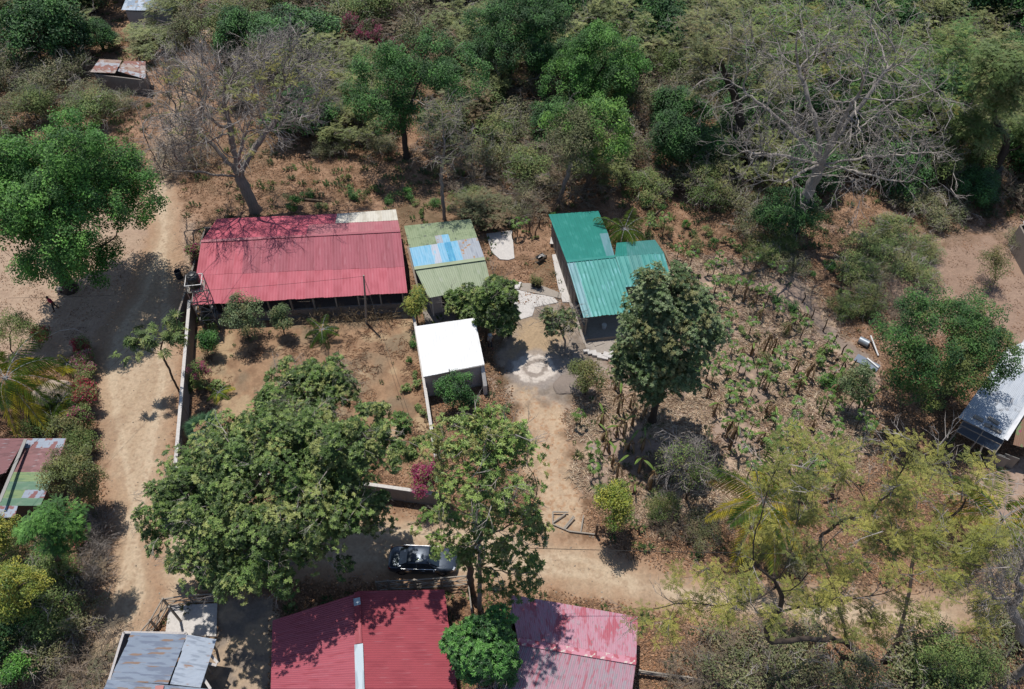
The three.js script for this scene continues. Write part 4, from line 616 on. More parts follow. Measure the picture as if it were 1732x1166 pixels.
T('giant_bare_tree', 'giant pale grey leafless tree with wide spreading limbs at upper right', 1334, 398, [[1395, 150, 215, 160], [1400, 262, 205, 80, 3], [1270, 265, 90, 50, 3], [1540, 280, 110, 55, 2]], { kind: 'bare', pal: 'featherGreen', seed: 10, perTip: 1, leafMask: (p) => p.y > 14 ? 1 : 0.1, trunk: 0.5, tipR: 0.017, twigs: 0.7, twigS: 1.3, bark: 'pale', fill: 2.4, points: 5200, stems: [[0, 0, [0.6, 0.3], 8.5]], forks: [[0, -8, 3, 2], [0, -5, 2, 5], [0, 5, 2, 5], [0, 9, 3, 2], [0, -3.5, 8, -3], [0, 4, 9, -2], [0, 0.5, 8, 1], [0, 8, 6, -4], [0, -8, 6, -3]], low: 4, wild: 0.3, up: -0.02, dens: 0.04 });
W(['the giant leafless tree', 1334, 398]);
T('feathery_tree', 'bright green feathery tree behind the giant leafless tree, right side', 1570, 262, [[1570, 140, 100, 78], [1500, 190, 90, 50, 1], [1620, 80, 60, 60]], { kind: 'feather', pal: 'featherGreen', seed: 11, trunk: 0.4, bark: 'dark', dens: 1.5, fill: 1.2 });
T('feathery_tree', 'olive feathery tree behind the giant leafless tree, middle', 1400, 230, [[1400, 90, 120, 90], [1300, 60, 60, 50]], { kind: 'feather', pal: 'featherGreen', seed: 12, trunk: 0.35, bark: 'dark', dens: 1.1 });
T('dark_tree', 'tall dark grey-green tree at the upper right edge', 1668, 312, [[1690, 130, 62, 120], [1650, 230, 50, 50], [1720, 240, 40, 60]], { kind: 'neem', pal: 'scrubGreen', seed: 13, trunk: 0.4, bark: 'dark', dens: 1.1, fill: 1.6 });
W(['the tall dark tree at the right edge', 1668, 312]);
T('mango_tree', 'dense mango-like tree with dark glossy leaves leaning over the teal house wing', 1103, 712, [[1130, 500, 66, 58], [1082, 600, 46, 36, 1], [1180, 560, 44, 76], [1112, 645, 50, 42], [1130, 562, 90, 108], [1092, 462, 24, 18], [1072, 620, 40, 40, 1], [1150, 620, 50, 46]], { kind: 'mango', pal: 'mango', seed: 14, fill: 6, trunk: 0.28, bark: 'dark', dens: 0.95, fork: 0.22, clumpR: 0.21, loose: 0.2, low: 1.4, leafS: 0.9 });
W(['the dark glossy tree by the teal house', 1103, 712]);
T('neem_tree', 'broad fine-leaved green tree beside the white metal roof at right', 1588, 688, [[1595, 590, 112, 105], [1540, 540, 60, 52], [1655, 605, 62, 62], [1560, 645, 72, 50]], { kind: 'neem', spray: 'broad', leafS: 0.72, pal: 'neem', seed: 15, fill: 2.4, trunk: 0.34, bark: 'dark', dens: 1.3, loose: 0.25, fork: 0.16, clumpR: 0.23 });
W(['the broad green tree by the white metal roof', 1588, 688]);
T('cashew_tree', 'largest broad open-crowned tree overhanging the dirt road and the front wall', 492, 945, [[470, 835, 200, 175], [325, 865, 84, 95, 0.5], [425, 985, 118, 55, 1], [580, 850, 72, 72, 0.5], [625, 745, 92, 64, -0.6], [480, 745, 130, 60, -3]], { kind: 'open', pal: 'cashew', seed: 16, fill: 9, points: 3600, trunk: 0.42, bark: 'grey', dens: 1.0, clumpR: 0.095, loose: 0.7, twigs: 0.9, inner: 0.2, leafS: 0.78, low: 2.5 });
T('cashew_tree', 'smaller open-crowned tree behind the largest one, at the middle of the yard', 516, 738, [[525, 655, 92, 58], [480, 690, 50, 40]], { kind: 'open', pal: 'cashew', seed: 56, fill: 2.2, points: 900, trunk: 0.2, bark: 'brown', dens: 0.8, clumpR: 0.15, loose: 0.5, twigs: 0.7, inner: 0.25, leafS: 0.9, low: 1.5 });
W(['the largest open-crowned tree', 490, 905]);
T('almond_tree', 'open olive-green tree by the utility pole next to the parked car', 798, 1004, [[814, 800, 112, 112], [818, 735, 92, 52, -0.5], [762, 895, 74, 50, 0.5], [872, 895, 70, 62, 0.5], [815, 930, 60, 40, 0.8], [866, 972, 70, 48, 1.5]], { kind: 'open', pal: 'almond', seed: 17, fill: 4, points: 2000, trunk: 0.22, bark: 'brown', dens: 0.28, leafS: 0.8, clumpR: 0.13, loose: 0.5, twigs: 0.8, inner: 0.25, fork: 0.32, low: 2 });
W(['the olive tree by the utility pole', 798, 1004]);
T('acacia_tree', 'large feathery yellow-olive tree spreading over the road at lower right', 1484, 1122, [[1445, 885, 185, 150], [1590, 880, 150, 140], [1270, 985, 140, 75, 2], [1110, 1045, 110, 50, 3], [1200, 1000, 90, 50, 2], [1440, 1035, 150, 60, 2.5], [1660, 970, 80, 80], [1330, 780, 110, 70, -1], [1510, 750, 120, 60, -1]], { kind: 'feather', pal: 'feather', seed: 18, fill: 6, clumpR: 0.14, points: 5200, perTip: 9, s: [0.5, 0.95], trunk: 0.22, tipR: 0.01, bark: 'dark', dens: 0.55, twigs: 0.7, forks: [[0, 3, 4, -2], [0, 5, 5, 1], [0, 0.5, 5.5, -4], [1, -4.5, 4, -2], [1, -6, 4.2, 1.5], [1, -2, 5, -4]], stems: [[0.3, 0, [0.4, -0.6], 2.0], [-0.4, 0, [-1.9, -0.8], 1.6]], wild: 0.22 });
W(['the large feathery tree', 1484, 1122]);
T('gnarled_tree', 'gnarled leafless tree in the lower right corner', 1694, 1160, [[1690, 1000, 48, 100], [1720, 960, 40, 60]], { kind: 'bare', pal: 'feather', seed: 19, trunk: 0.24, bark: 'grey', dens: 0, fork: 0.2, points: 420, wild: 0.6, twigS: 0.8 });
T('round_bush_tree', 'round glossy green tree between the dark red and the pink roof', 815, 1150, [[815, 1088, 62, 56], [835, 1125, 48, 36, 0.6]], { kind: 'mango', pal: 'mid', seed: 20, trunk: 0.18, dens: 1.5, fill: 1.2, clumpR: 0.34 });
W(['the round tree between the red and pink roofs', 815, 1150]);
T('twiggy_bush', 'leafless grey bush below the round tree between the two bottom roofs', 830, 1185, [[826, 1150, 40, 26]], { kind: 'bare', pal: 'dry', seed: 21, trunk: 0.06, bark: 'grey', dens: 0, points: 200, fork: 0.1, twigs: 0.8 });
T('soft_tree', 'soft bright green double-stemmed tree beside the rust-brown and green roof', 106, 978, [[85, 880, 56, 38], [60, 905, 40, 34], [112, 905, 34, 34]], { kind: 'neem', pal: 'bright', seed: 22, trunk: 0.16, bark: 'brown', dens: 1.5, leafS: 0.8, stems: [[0, 0, [-0.5, -0.3], 1.6], [0.4, 0, [0.2, -0.2], 1.8]] });
W(['the soft green double-stemmed tree', 106, 978]);
T('road_tree', 'olive-brown leafy tree at the road edge above the brush heap', 140, 862, [[128, 808, 46, 50], [150, 845, 26, 34]], { kind: 'bush', pal: 'olive', seed: 23, trunk: 0.1, dens: 1.3, fill: 1.6 });
T('road_shrub', 'silvery green round shrub just above the olive-brown road tree', 140, 765, [[138, 752, 24, 30]], { kind: 'shrub', pal: 'scrubGreen', seed: 24, trunk: 0.05, dens: 1.4 });
T('yellow_tree', 'yellow-green tree at the lower left edge', 22, 1060, [[22, 1000, 46, 52], [50, 985, 30, 26]], { kind: 'bush', pal: 'yellow', seed: 25, trunk: 0.12, dens: 1.2, fill: 1.5 });
T('yellow_tree', 'small yellow-green tree under the rust-brown roof at the left edge', 2, 955, [[4, 905, 30, 34]], { kind: 'bush', pal: 'yellow', seed: 26, trunk: 0.08, dens: 1.2 });
T('wall_sapling', 'thin sparse young tree leaning over the dirt road beside the long concrete wall', 303, 662, [[262, 575, 56, 40], [225, 595, 32, 26, 0.4], [300, 560, 28, 40]], { kind: 'open', spray: 'palmate', mat: 'matt', pal: 'cashew', seed: 27, points: 240, fill: 0.55, per: 6, dens: 1.5, trunk: 0.09, bark: 'brown', twigs: 0.0, clumpR: 0.2, fork: 0.1, wild: 0.2 });
W(['the thin young tree by the long wall', 303, 662]);
T('small_bare_tree', 'small bare tree with tall pale trunk behind the green roof', 752, 372, [[756, 248, 62, 40], [752, 205, 50, 40, -0.6]], { kind: 'bare', pal: 'rust', seed: 28, trunk: 0.17, bark: 'grey', fill: 0.9, points: 700, dens: 0.5, leafMask: (p) => p.y > 7.2 ? 0.9 : 0.03, fork: 0.46 });
W(['the small bare tree', 752, 372]);
T('house_tree', 'dark green large-leaved tree in front of the green roof', 823, 577, [[838, 510, 40, 42], [792, 516, 36, 38, -2.6], [838, 535, 38, 32, 0.4]], { kind: 'open', pal: 'cashew', seed: 29, points: 700, fill: 1.6, trunk: 0.14, dens: 1.0, clumpR: 0.2, loose: 0.4, twigs: 0.4 });
W(['the large-leaved tree by the green roof', 823, 577]);
T('upright_bush', 'upright yellow-green bush at the corner between red and green roofs', 706, 545, [[704, 508, 21, 34]], { kind: 'shrub', pal: 'yellow', seed: 30, trunk: 0.08, dens: 1.6, spray: 'fine' });
T('tower_bush', 'leafy green bush growing in the shade at the foot of the water tower', 352, 600, [[352, 575, 16, 20]], { kind: 'bush', pal: 'mid', seed: 57, trunk: 0.04, dens: 1.1 });
T('yard_bush', 'largest round bush before the red-roofed house', 420, 572, [[415, 530, 38, 36]], { kind: 'bush', pal: 'mango', seed: 31, trunk: 0.09, dens: 1.2 });
T('yard_bush', 'smaller bush before the middle of the red-roofed house', 481, 566, [[477, 538, 18, 26]], { kind: 'bush', pal: 'mango', seed: 32, trunk: 0.06, dens: 1.3 });
T('shed_bush', 'dark green bush against the grey front wall of the white-roofed shed', 766, 690, [[766, 655, 34, 28], [790, 675, 22, 18]], { kind: 'bush', pal: 'deep', seed: 33, trunk: 0.08, dens: 1.3, fill: 1.3 });
T('thin_tree', 'thin sparse grey-green tree on the bare yard west of the teal porch', 955, 590, [[947, 545, 33, 34], [925, 530, 14, 14]], { kind: 'open', pal: 'mango', seed: 34, points: 220, fill: 0.5, per: 10, dens: 1.0, trunk: 0.09, bark: 'grey', twigs: 0.5, leafS: 0.8 });
T('yard_tree', 'compact pale green bush tree at the east side of the yard', 990, 668, [[995, 635, 32, 30]], { kind: 'bush', pal: 'olive', seed: 35, trunk: 0.09, dens: 1.3 });
W(['the compact pale bush tree', 990, 668]);
T('gate_bush', 'yellow-flecked green bush beside the open wooden gate', 1037, 905, [[1037, 856, 38, 44]], { kind: 'bush', pal: 'yellow', seed: 36, trunk: 0.1, dens: 1.5, fill: 1.3 });
W(['the yellow-flecked bush by the gate', 1037, 905]);
T('grey_bush', 'grey-green bush with many twigs below the dark glossy tree', 1160, 845, [[1155, 780, 52, 42], [1182, 806, 34, 26]], { kind: 'scrub', pal: 'scrubGreen', seed: 37, trunk: 0.1, dens: 0.6, fill: 1.8, clumpR: 0.28, loose: 0.5, twigs: 1, leafS: 0.85 });
T('field_bush', 'lone dark bush at the far corner of the plantation', 1452, 690, [[1450, 650, 26, 36]], { kind: 'bush', pal: 'mango', seed: 38, trunk: 0.07, dens: 1.3 });
W(['the lone bush at the field corner', 1452, 690]);
T('clearing_bush', 'sparse olive bush in the bare clearing by the grey house corner', 1682, 478, [[1680, 450, 26, 34]], { kind: 'shrub', pal: 'olive', seed: 39, trunk: 0.05, dens: 0.8 });
T('low_tree', 'low dark green tree at the foot of the giant leafless tree', 1345, 405, [[1335, 360, 62, 36]], { kind: 'neem', spray: 'broad', leafS: 0.8, pal: 'deep', seed: 40, trunk: 0.16, bark: 'dark', dens: 0.8 });
T('brush_tree', 'rounded grey-green scrub tree right of the narrow dark green tree', 1195, 345, [[1195, 312, 46, 34]], { kind: 'scrub', pal: 'scrubGreen', seed: 41, trunk: 0.1, dens: 1.3 });
T('corner_bush', 'green bush in the lower right corner beside the gnarled tree', 1630, 1150, [[1610, 1120, 60, 36], [1660, 1125, 36, 30]], { kind: 'shrub', pal: 'scrubGreen', seed: 42, trunk: 0.06, dens: 1.0, fill: 1.6 });
T('corner_bush', 'pale grey-green scrub along the bottom edge under the feathery tree', 1450, 1165, [[1450, 1140, 70, 28]], { kind: 'scrub', pal: 'scrub', seed: 43, trunk: 0.06, dens: 1.0 });
T('roadside_bush', 'bright green low bush at the bottom left corner', 30, 1150, [[28, 1130, 34, 26]], { kind: 'bush', pal: 'bright', seed: 44, trunk: 0.05, dens: 1.2 });
T('garden_bush', 'small spiky green bush just above the rust-brown roof', 66, 735, [[62, 722, 26, 18]], { kind: 'shrub', pal: 'scrubGreen', seed: 45, trunk: 0.04, dens: 1.2 });
T('garden_tree', 'yellowish small tree beside the rust-brown roof, at the garden edge', 108, 745, [[108, 722, 30, 24]], { kind: 'bush', pal: 'olive', seed: 46, trunk: 0.06, dens: 1.1 });
T('garden_shrub', 'grey-green shrub at the left edge above the coconut palm', 20, 595, [[20, 560, 42, 30]], { kind: 'shrub', pal: 'scrubGreen', seed: 47, trunk: 0.06, dens: 1.2, fill: 1.3 });

// ---------------------------------------------------------------- the wood behind: a few kinds, each tree of its own
const ord = ['', 'second ', 'third ', 'fourth ', 'fifth ', 'sixth ', 'seventh ', 'eighth ', 'ninth ', 'tenth ', 'eleventh ', 'twelfth ', 'thirteenth ', 'fourteenth ', 'fifteenth '];
function placeLabels(list, kind, desc) { // list: groups on the ground; each gets the landmark to which its rank is lowest
  list.forEach((o) => { let best = null; for (const m of marks) { if ((desc + kind + m.name).split(' ').length > 11) continue; const d = (q) => Math.hypot(q.position.x - m.p.x, q.position.z - m.p.z), mine = d(o), rank = list.filter((q) => d(q) < mine).length; if (!best || rank < best.rank || (rank === best.rank && mine < best.mine)) best = { rank, mine, m }; } o.userData.label = `${desc}, ${ord[best.rank] ?? best.rank + 1 + 'th '}nearest ${kind} to ${best.m.name}`; });
}
const woods = {};
const PROTO = {
  grey: ['scrub_tree', 'grey-green scrub tree', 'scrub tree', { kind: 'scrub', pal: 'scrub', seed: 101, trunk: 0.1, dens: 1.25, bark: 'grey' }, 2.9, 3.2],
  green: ['green_scrub_tree', 'dull green scrub tree', 'green scrub tree', { kind: 'scrub', pal: 'scrubGreen', seed: 102, trunk: 0.1, dens: 1.5, fill: 1.2 }, 2.8, 3.6],
  olive: ['olive_feathery_tree', 'feathery olive tree', 'feathery tree', { kind: 'feather', pal: 'woodOlive', twigs: 0.5, seed: 103, trunk: 0.2, dens: 0.9, points: 700, fill: 0.8, bark: 'grey' }, 4.2, 4.6],
  twig: ['dry_thicket', 'brown leafless thicket', 'thicket', { kind: 'bare', pal: 'dry', seed: 104, trunk: 0.07, dens: 0.25, points: 420, fork: 0.08, twigPal: 'twigBrown', bark: 'grey' }, 2.6, 2.2],
  dark: ['dark_leafy_tree', 'dark green leafy tree', 'dark leafy tree', { kind: 'dense', pal: 'deep', seed: 105, trunk: 0.22, dens: 1.2, bark: 'dark' }, 3.4, 4.6],
  rust: ['rusty_tree', 'thin brownish tree', 'brownish tree', { kind: 'feather', pal: 'rust', seed: 106, trunk: 0.12, dens: 0.8, points: 460, fill: 0.6, bark: 'grey' }, 2.9, 4.4],
  weed: ['weed_bush', 'small fresh green bush', 'small green bush', { kind: 'bush', pal: 'mid', seed: 107, trunk: 0.015, dens: 0.8, fill: 0.45, points: 60, clumpR: 0.42, leafS: 0.75, inner: 0.6 }, 0.8, 0.9],
};
const LIST = `grey 30,150 1 .9|grey 90,175 1.1 .8|grey 150,178 .8 .5|grey 205,190 .7 .45|grey 10,220 1 .8|grey 55,120 1 .9|olive 30,70 1.1 1|olive 95,55 1.2 1.1|dark 105,100 1.1 1.2|dark 175,84 .6 .6|olive 250,85 .7 .4|grey 300,80 .6 .4|grey 345,70 1 .9|green 395,75 1.1 1|grey 430,45 .9 .8|green 470,25 1 .9|grey 520,30 1 1|twig 470,75 1 1|olive 545,150 1.1 1|olive 580,195 .9 .8|twig 505,180 1 .9|grey 560,80 1.2 .9|green 600,60 1.1 .9|green 640,45 1.1 1|grey 660,20 1.2 1.1|twig 690,60 1.3 1.1|grey 720,30 1.2 1.1|twig 755,50 1.2 1.1|dark 780,15 1.2 1.2|grey 800,60 1 .9|twig 825,200 .9 .8|green 800,205 1 .7|green 845,250 .9 .7|grey 830,290 .9 .7|twig 800,310 .8 .7|rust 790,215 .9 .8|grey 880,230 .9 .8|twig 905,175 1.1 1|green 890,300 .8 .6|twig 855,345 .8 .6|twig 930,290 .9 .9|dark 930,235 .7 .7|twig 900,360 .6 .5|grey 870,370 .5 .4|rust 815,370 .7 .4|grey 905,330 .7 .5|green 795,350 .5 .4|dark 1060,60 1.1 1.2|dark 1030,30 1.2 1.4|twig 1000,45 1.2 1.2|dark 1110,90 1 1.1|twig 1090,150 1.1 1|grey 1105,200 1 .9|twig 1080,230 .9 .9|grey 1070,275 .9 .8|twig 1110,290 1 .8|green 1095,335 .7 .5|olive 1130,60 1.2 1|olive 1165,110 1.1 .9|grey 1160,165 .9 .7|grey 1230,210 .9 .7|green 1290,215 .9 .6|green 1320,260 .9 .5|olive 1330,200 1 .7|olive 1470,90 1.2 1.1|olive 1530,60 1.3 1.2|dark 1440,30 1.3 1.3|dark 1620,60 1.3 1.4|dark 1680,40 1.3 1.4|dark 1725,90 1.2 1.4|dark 1600,200 1 .9|grey 1620,240 1 .8|dark 1715,300 .9 .9|dark 1640,340 .6 .6|grey 1540,340 .8 .4|grey 1590,370 .7 .4|green 1470,430 .7 .3|green 1500,400 .7 .3|green 1440,470 .6 .3|green 1545,470 .6 .3|green 1460,520 .5 .4|green 1425,530 .4 .3|grey 1470,470 .5 .3|grey 1520,440 .6 .3|green 1560,430 .5 .3|grey 1240,350 .7 .4|grey 1280,385 .7 .3|green 1310,420 .6 .3|green 1290,440 .5 .3|grey 1330,455 .5 .3|twig 1700,340 .8 .8|grey 1725,420 .5 .4|twig 1510,520 .5 .4|grey 560,260 .5 .35|grey 640,260 .6 .4|twig 290,290 .7 .8|twig 330,275 .8 .9|olive 600,235 .7 .6|grey 1240,880 .35 .3|grey 1190,905 .4 .4|twig 1140,900 .4 .5|green 1120,870 .36 .45|twig 1105,800 .35 .45|grey 1330,960 .4 .3|twig 1290,1120 .9 .6|grey 1250,1145 .8 .5|grey 1360,1140 .9 .5|grey 1545,1160 1 .6|twig 1180,1150 .7 .5|twig 160,1130 .7 .4|grey 120,1080 .6 .5|green 80,1060 .8 .7|grey 60,1120 .7 .5|dark 20,1090 .6 .6|green 90,1010 .7 .6|twig 140,985 .6 .5|grey 140,1040 .6 .5|twig 110,1130 .6 .4|green 45,960 .5 .5|grey 1700,1110 .8 .6|green 1570,1130 .8 .6|olive 330,30 .9 .8|twig 440,20 1.1 1|grey 380,15 1 .9|grey 560,15 1.1 1|dark 610,10 1 1.1|grey -10,110 1.1 1|dark 900,20 1.2 1.3|olive 1210,30 1.2 1.2|dark 1350,20 1.3 1.4|dark 1560,15 1.3 1.4|dark 1715,10 1.3 1.4|grey 960,10 1.3 1.2|olive 70,15 1.2 1.1|dark 160,20 1.2 1.2|dark 110,30 1.2 1.2`;
const WEEDS = `525,330|545,350|500,345|610,340|640,325|660,345|700,345|715,362|735,345|768,355|735,300|590,300|505,285|600,330|690,330|800,320|780,300|855,375|1060,330|1075,325|1090,345|1100,370|1120,355|1130,400|1160,390|1190,400|1210,410|1240,420|1180,430|1270,470|1290,490|1310,510|1335,520|1380,470|1410,455|1430,500|1380,600|1400,650|700,580|697,610|705,640|700,665|715,700|360,650|345,575|360,590|330,640|355,555|905,400|885,395|945,370|1250,560|1290,610|1170,470|1330,560|1225,480|120,1060|95,1130`;
const wr = rng(900);
function place(kind, px, py, sx, sy) {
  const [name, desc, cat, o, R, Hh] = PROTO[kind], f = at(px, py); f.y = relief(f.x, f.z) - 0.05; const L = woods[kind] ||= { list: [], proto: [] };
  let t;
  if (L.proto.length < (kind === 'weed' ? 5 : 3)) { const v = L.proto.length; t = makeTree(name, '', cat, f, [{ c: V3(0, Hh * 0.62, 0), r: V3(R, Hh * 0.42, R * 0.92) }, { c: V3(R * 0.35 * (v - 1), Hh * 0.5, R * 0.3), r: V3(R * 0.7, Hh * 0.36, R * 0.7) }], { ...o, seed: o.seed + v * 10, ...(kind === 'weed' ? { pal: ['mid', 'scrubGreen', 'bright', 'olive', 'scrubGreen'][v], spray: ['broad', 'fine', 'broad', 'small', 'rosette'][v] } : {}) }); L.proto.push(t); }
  else { t = L.proto[Math.floor(wr() * L.proto.length)].clone(); t.name = numbered(name); t.position.copy(f); scene.add(t); }
  t.rotation.y = wr() * 6.28; t.scale.set(sx * (0.92 + 0.16 * wr()), sy * (0.92 + 0.16 * wr()), sx * (0.92 + 0.16 * wr())); L.list.push(t); return t;
}
for (const row of LIST.split('|')) { const [k, xy, sx, sy] = row.split(' '), [x, y] = xy.split(',').map(Number); place(k, x, y, +sx * 1.4, +sy * 1.35); }
{ // the thick of the wood along the top of the view
  const pts = LIST.split('|').map((q) => q.split(' ')[1].split(',').map(Number)), clear = [[[230, 190], [330, 40], [420, 40], [330, 380], [230, 380]], [[300, 240], [560, 230], [690, 200], [760, 290], [930, 350], [930, 420], [300, 420]], [[1080, 330], [1760, 300], [1760, 600], [1060, 600]], [[-80, 330], [240, 200], [300, 420], [-80, 600]], [[170, -10], [345, -20], [335, 78], [180, 78]], [[570, 62], [710, 62], [710, 135], [570, 135]], [[120, 92], [270, 92], [270, 190], [120, 190]]];
  const inside = (p, x, y) => { let c = false; for (let a = 0, b = p.length - 1; a < p.length; b = a++) if ((p[a][1] > y) !== (p[b][1] > y) && x < (p[b][0] - p[a][0]) * (y - p[a][1]) / (p[b][1] - p[a][1]) + p[a][0]) c = !c; return c; };
  let made = 0; for (let i = 0; i < 2500 && made < 165; i++) {
    const x = -60 + wr() * 1850, y = -70 + Math.pow(wr(), 0.9) * 420, need = 25 + Math.max(0, y) * 0.04; if (clear.some((c) => inside(c, x, y)) || (x < 480 && y > 215) || pts.some((q) => Math.hypot((q[0] - x) * 0.75, q[1] - y) < need)) continue;
    pts.push([x, y]); made++; const u = wr(), k = x > 1250 ? (u < 0.3 ? 'dark' : u < 0.7 ? 'olive' : 'green') : u < 0.3 ? 'grey' : u < 0.54 ? 'green' : u < 0.68 ? 'twig' : u < 0.8 ? 'olive' : u < 0.96 ? 'dark' : 'rust', s = (y < 120 ? 1.35 : 1.05) * (0.85 + 0.3 * wr()); place(k, x, y, s * 1.1, s);
  }
}
for (const w of WEEDS.split('|')) { const [x, y] = w.split(',').map(Number), s = 0.45 + 0.75 * wr(); place('weed', x + (wr() - 0.5) * 14, y + (wr() - 0.5) * 10, s * (0.8 + 0.5 * wr()), s); }
for (const [k, L] of Object.entries(woods)) { L.list.forEach((o) => { o.userData.group = PROTO[k][2] + 's of the scene'; o.userData.category = PROTO[k][2]; }); placeLabels(L.list, PROTO[k][2], PROTO[k][1]); }

// ---------------------------------------------------------------- what nobody could count: litter, straw, undergrowth
{
  const r = rng(1200), lit = [], straw = [], tuft = [], LP = VAR([[164, 126, 96], [142, 110, 84], [190, 154, 122], [126, 98, 78], [178, 134, 98]]), SP = VAR([[214, 190, 160], [200, 174, 144], [226, 206, 178], [176, 146, 120]]), TP = VAR([[110, 134, 70], [92, 118, 60], [136, 146, 80], [120, 124, 84]]);
  const bare = (x, z) => Math.max(zone('west', x, z), zone('cross', x, z), zone('ash', x, z), zone('drive', x, z), zone('path', x, z), zone('court', x, z), zone('lane', x, z));
  for (let i = 0; i < 60000; i++) {
    const px = r() * 1860 - 60, py = Math.pow(r(), 0.8) * 1230 - 40, p = at(px, py), x = p.x, z = p.z, b = bare(x, z), pl = zone('plantation', x, z), lot = zone('lot', x, z), n = fbm(x * 0.5, z * 0.5, 17, 3), sandy = Math.max(zone('sandy', x, z), zone('east', x, z));
    p.y = relief(x, z) + 0.005;
    if (b > -0.25) { continue; }
    const nn = V3((r() - 0.5) * 0.1, 1, (r() - 0.5) * 0.1).normalize();
    if (pl > 0) { if (n > 0.44 && r() < 0.6) straw.push({ p, n: nn, s: 0.7 + 0.6 * r(), c: SP[Math.floor(r() * 4)] }); else if (r() < 0.1) tuft.push({ p, n: nn, s: 0.6 + 1.0 * r(), c: TP[Math.floor(r() * 4)] }); continue; }
    if (lot > 0) { if (n > 0.5 && r() < 0.3) straw.push({ p, n: nn, s: 0.5 + 0.4 * r(), c: LP[Math.floor(r() * 5)] }); if (n < 0.36 && r() < 0.06) tuft.push({ p, n: nn, s: 0.5 + 0.5 * r(), c: TP[Math.floor(r() * 4)] }); continue; }
    if (sandy > 0) { if (r() < 0.12) lit.push({ p, n: nn, s: 0.7, c: LP[Math.floor(r() * 5)] }); continue; }
    if (py > 330 && py < 480 && px > 320 && px < 930 && r() > 0.4) continue;
    if (r() < 0.5) lit.push({ p, n: nn, s: 0.7 + 0.6 * r(), c: LP[Math.floor(r() * 5)] });
    else if (n > 0.42 && r() < 0.6 && py < 420 || r() < 0.06) tuft.push({ p, n: nn, s: 0.8 + 1.2 * r(), c: TP[Math.floor(r() * 4)] });
  }
  const lab = (o, l, c) => tag(o, l, c);
  lab(scatter('leaf_litter', SPRAY.litter[0], LEAF.dry, lit, scene, r), 'brown fallen leaves scattered over the ground between the trees', 'leaf litter');
  lab(scatter('straw', SPRAY.straw[0], LEAF.dry, straw, scene, r), 'pale dry straw and leaf scraps on the plantation and yard soil', 'straw');
  { const st = []; for (let i = 0; i < 9000; i++) { const p = at(r() * 1860 - 60, 300 + r() * 900), b = Math.max(zone('west', p.x, p.z), zone('cross', p.x, p.z), zone('drive', p.x, p.z), zone('ash', p.x, p.z), zone('court', p.x, p.z)); if (b < -0.6 || r() > (b < 0.7 ? 0.7 : 0.3)) continue; p.y = relief(p.x, p.z) + 0.01; st.push({ p, n: dirOf(r, 1.5), s: 0.03 + 0.07 * r() * r(), c: mul3(alb(190, 172, 150), 0.55 + 0.6 * r()) }); }
    const g = new THREE.IcosahedronGeometry(1, 0); g.scale(1, 0.6, 1.3); g.setAttribute('color', new THREE.Float32BufferAttribute(new Float32Array(g.attributes.position.count * 3).fill(1), 3)); tag(scatter('pebbles', g, LEAF.dry, st, scene, r), 'small loose stones scattered on the dirt roads and the yard', 'pebbles'); }
  lab(scatter('undergrowth', SPRAY.tuft[0], LEAF.matt, tuft, scene, r), 'low green weeds growing through the leaf litter', 'undergrowth');
}
// ---------------------------------------------------------------- palms, bananas, papayas
const painted = (rough = 0.6, trans = 0.15) => leafMat(rough, trans);
const frondMat = painted(0.5, 0.2);
function frondShape(len, rise, droop, leaf, pairs, cols, seed) {             // a pinnate frond along +x
  const s = new Spray(), r = rng(seed), at_ = (t) => V3(len * t * (1 - 0.12 * droop * t), len * (rise * t - droop * t * t), 0), c0 = cols[0], c1 = cols[1];
  let last = at_(0); for (let i = 1; i <= 8; i++) { const q = at_(i / 8); s.stick(last, q, 0.045 * (1 - i / 10), 0.3); last = q; }
  for (let i = 0; i < pairs; i++) {
    const t = 0.12 + 0.88 * i / (pairs - 1), b = at_(t), d = at_(Math.min(1, t + 0.03)).sub(at_(t - 0.03)).normalize(), L = leaf * (0.35 + 0.85 * Math.sin(Math.PI * Math.min(1, 0.12 + 0.82 * t))) * (0.85 + 0.3 * r());
    for (const g of [-1, 1]) { const o = V3(0, -0.35 - 0.5 * r(), g).addScaledVector(d, 0.55 + 0.5 * t).normalize(), m = mul3(mix3(c0, c1, clamp(t * 0.9 + (r() - 0.5) * 0.6)), 0.75 + 0.5 * r()); s.leaf(b, o, V3(0, 1, 0), L, (0.4 + 0.6 * Math.min(1, len / 4)) * (0.055 + 0.02 * r()), 1, 0.12, m); const b2 = at_(t + 0.4 / pairs); s.leaf(b2, o.clone().add(V3(0, -0.2, 0)), V3(0, 1, 0), L * 0.95, (0.4 + 0.6 * Math.min(1, len / 4)) * 0.05, 1, 0.12, m); }
  }
  return s.geometry();
}
function palm(name, label, foot, h, frond, n, lean, cols, seed, cat = 'palm') {
  const t = thing(name, label, cat, foot), r = rng(seed), top = V3(lean[0], h, lean[1]);
  const pts = [], rad = []; for (let i = 0; i <= 8; i++) { const k = i / 8; pts.push(V3(lean[0] * k * k, h * k - 0.05, lean[1] * k * k)); rad.push(lerp(0.2, 0.11, k) * Math.min(1, 0.5 + h / 8)); }
  const tm = shade(new THREE.Mesh(B().tube(pts, rad, 8).geometry(), BARK.grey)); tm.name = 'trunk'; t.add(tm);
  const G = [[0.75, 0.55], [0.55, 0.75], [0.3, 0.85], [0.05, 0.7]].map(([a, b], i) => frondShape(frond, a, b, frond * 0.26, 22, cols[i % cols.length], seed + i));
  for (let i = 0; i < n; i++) { const k = Math.min(3, Math.floor(i / n * 4)), m = shade(new THREE.Mesh(G[k], frondMat)); m.name = 'frond'; m.position.copy(top); m.rotation.set(0, i * 2.4 + r() * 0.5, (r() - 0.5) * 0.15); m.scale.setScalar(0.85 + 0.3 * r()); t.add(m); }
  return t;
}
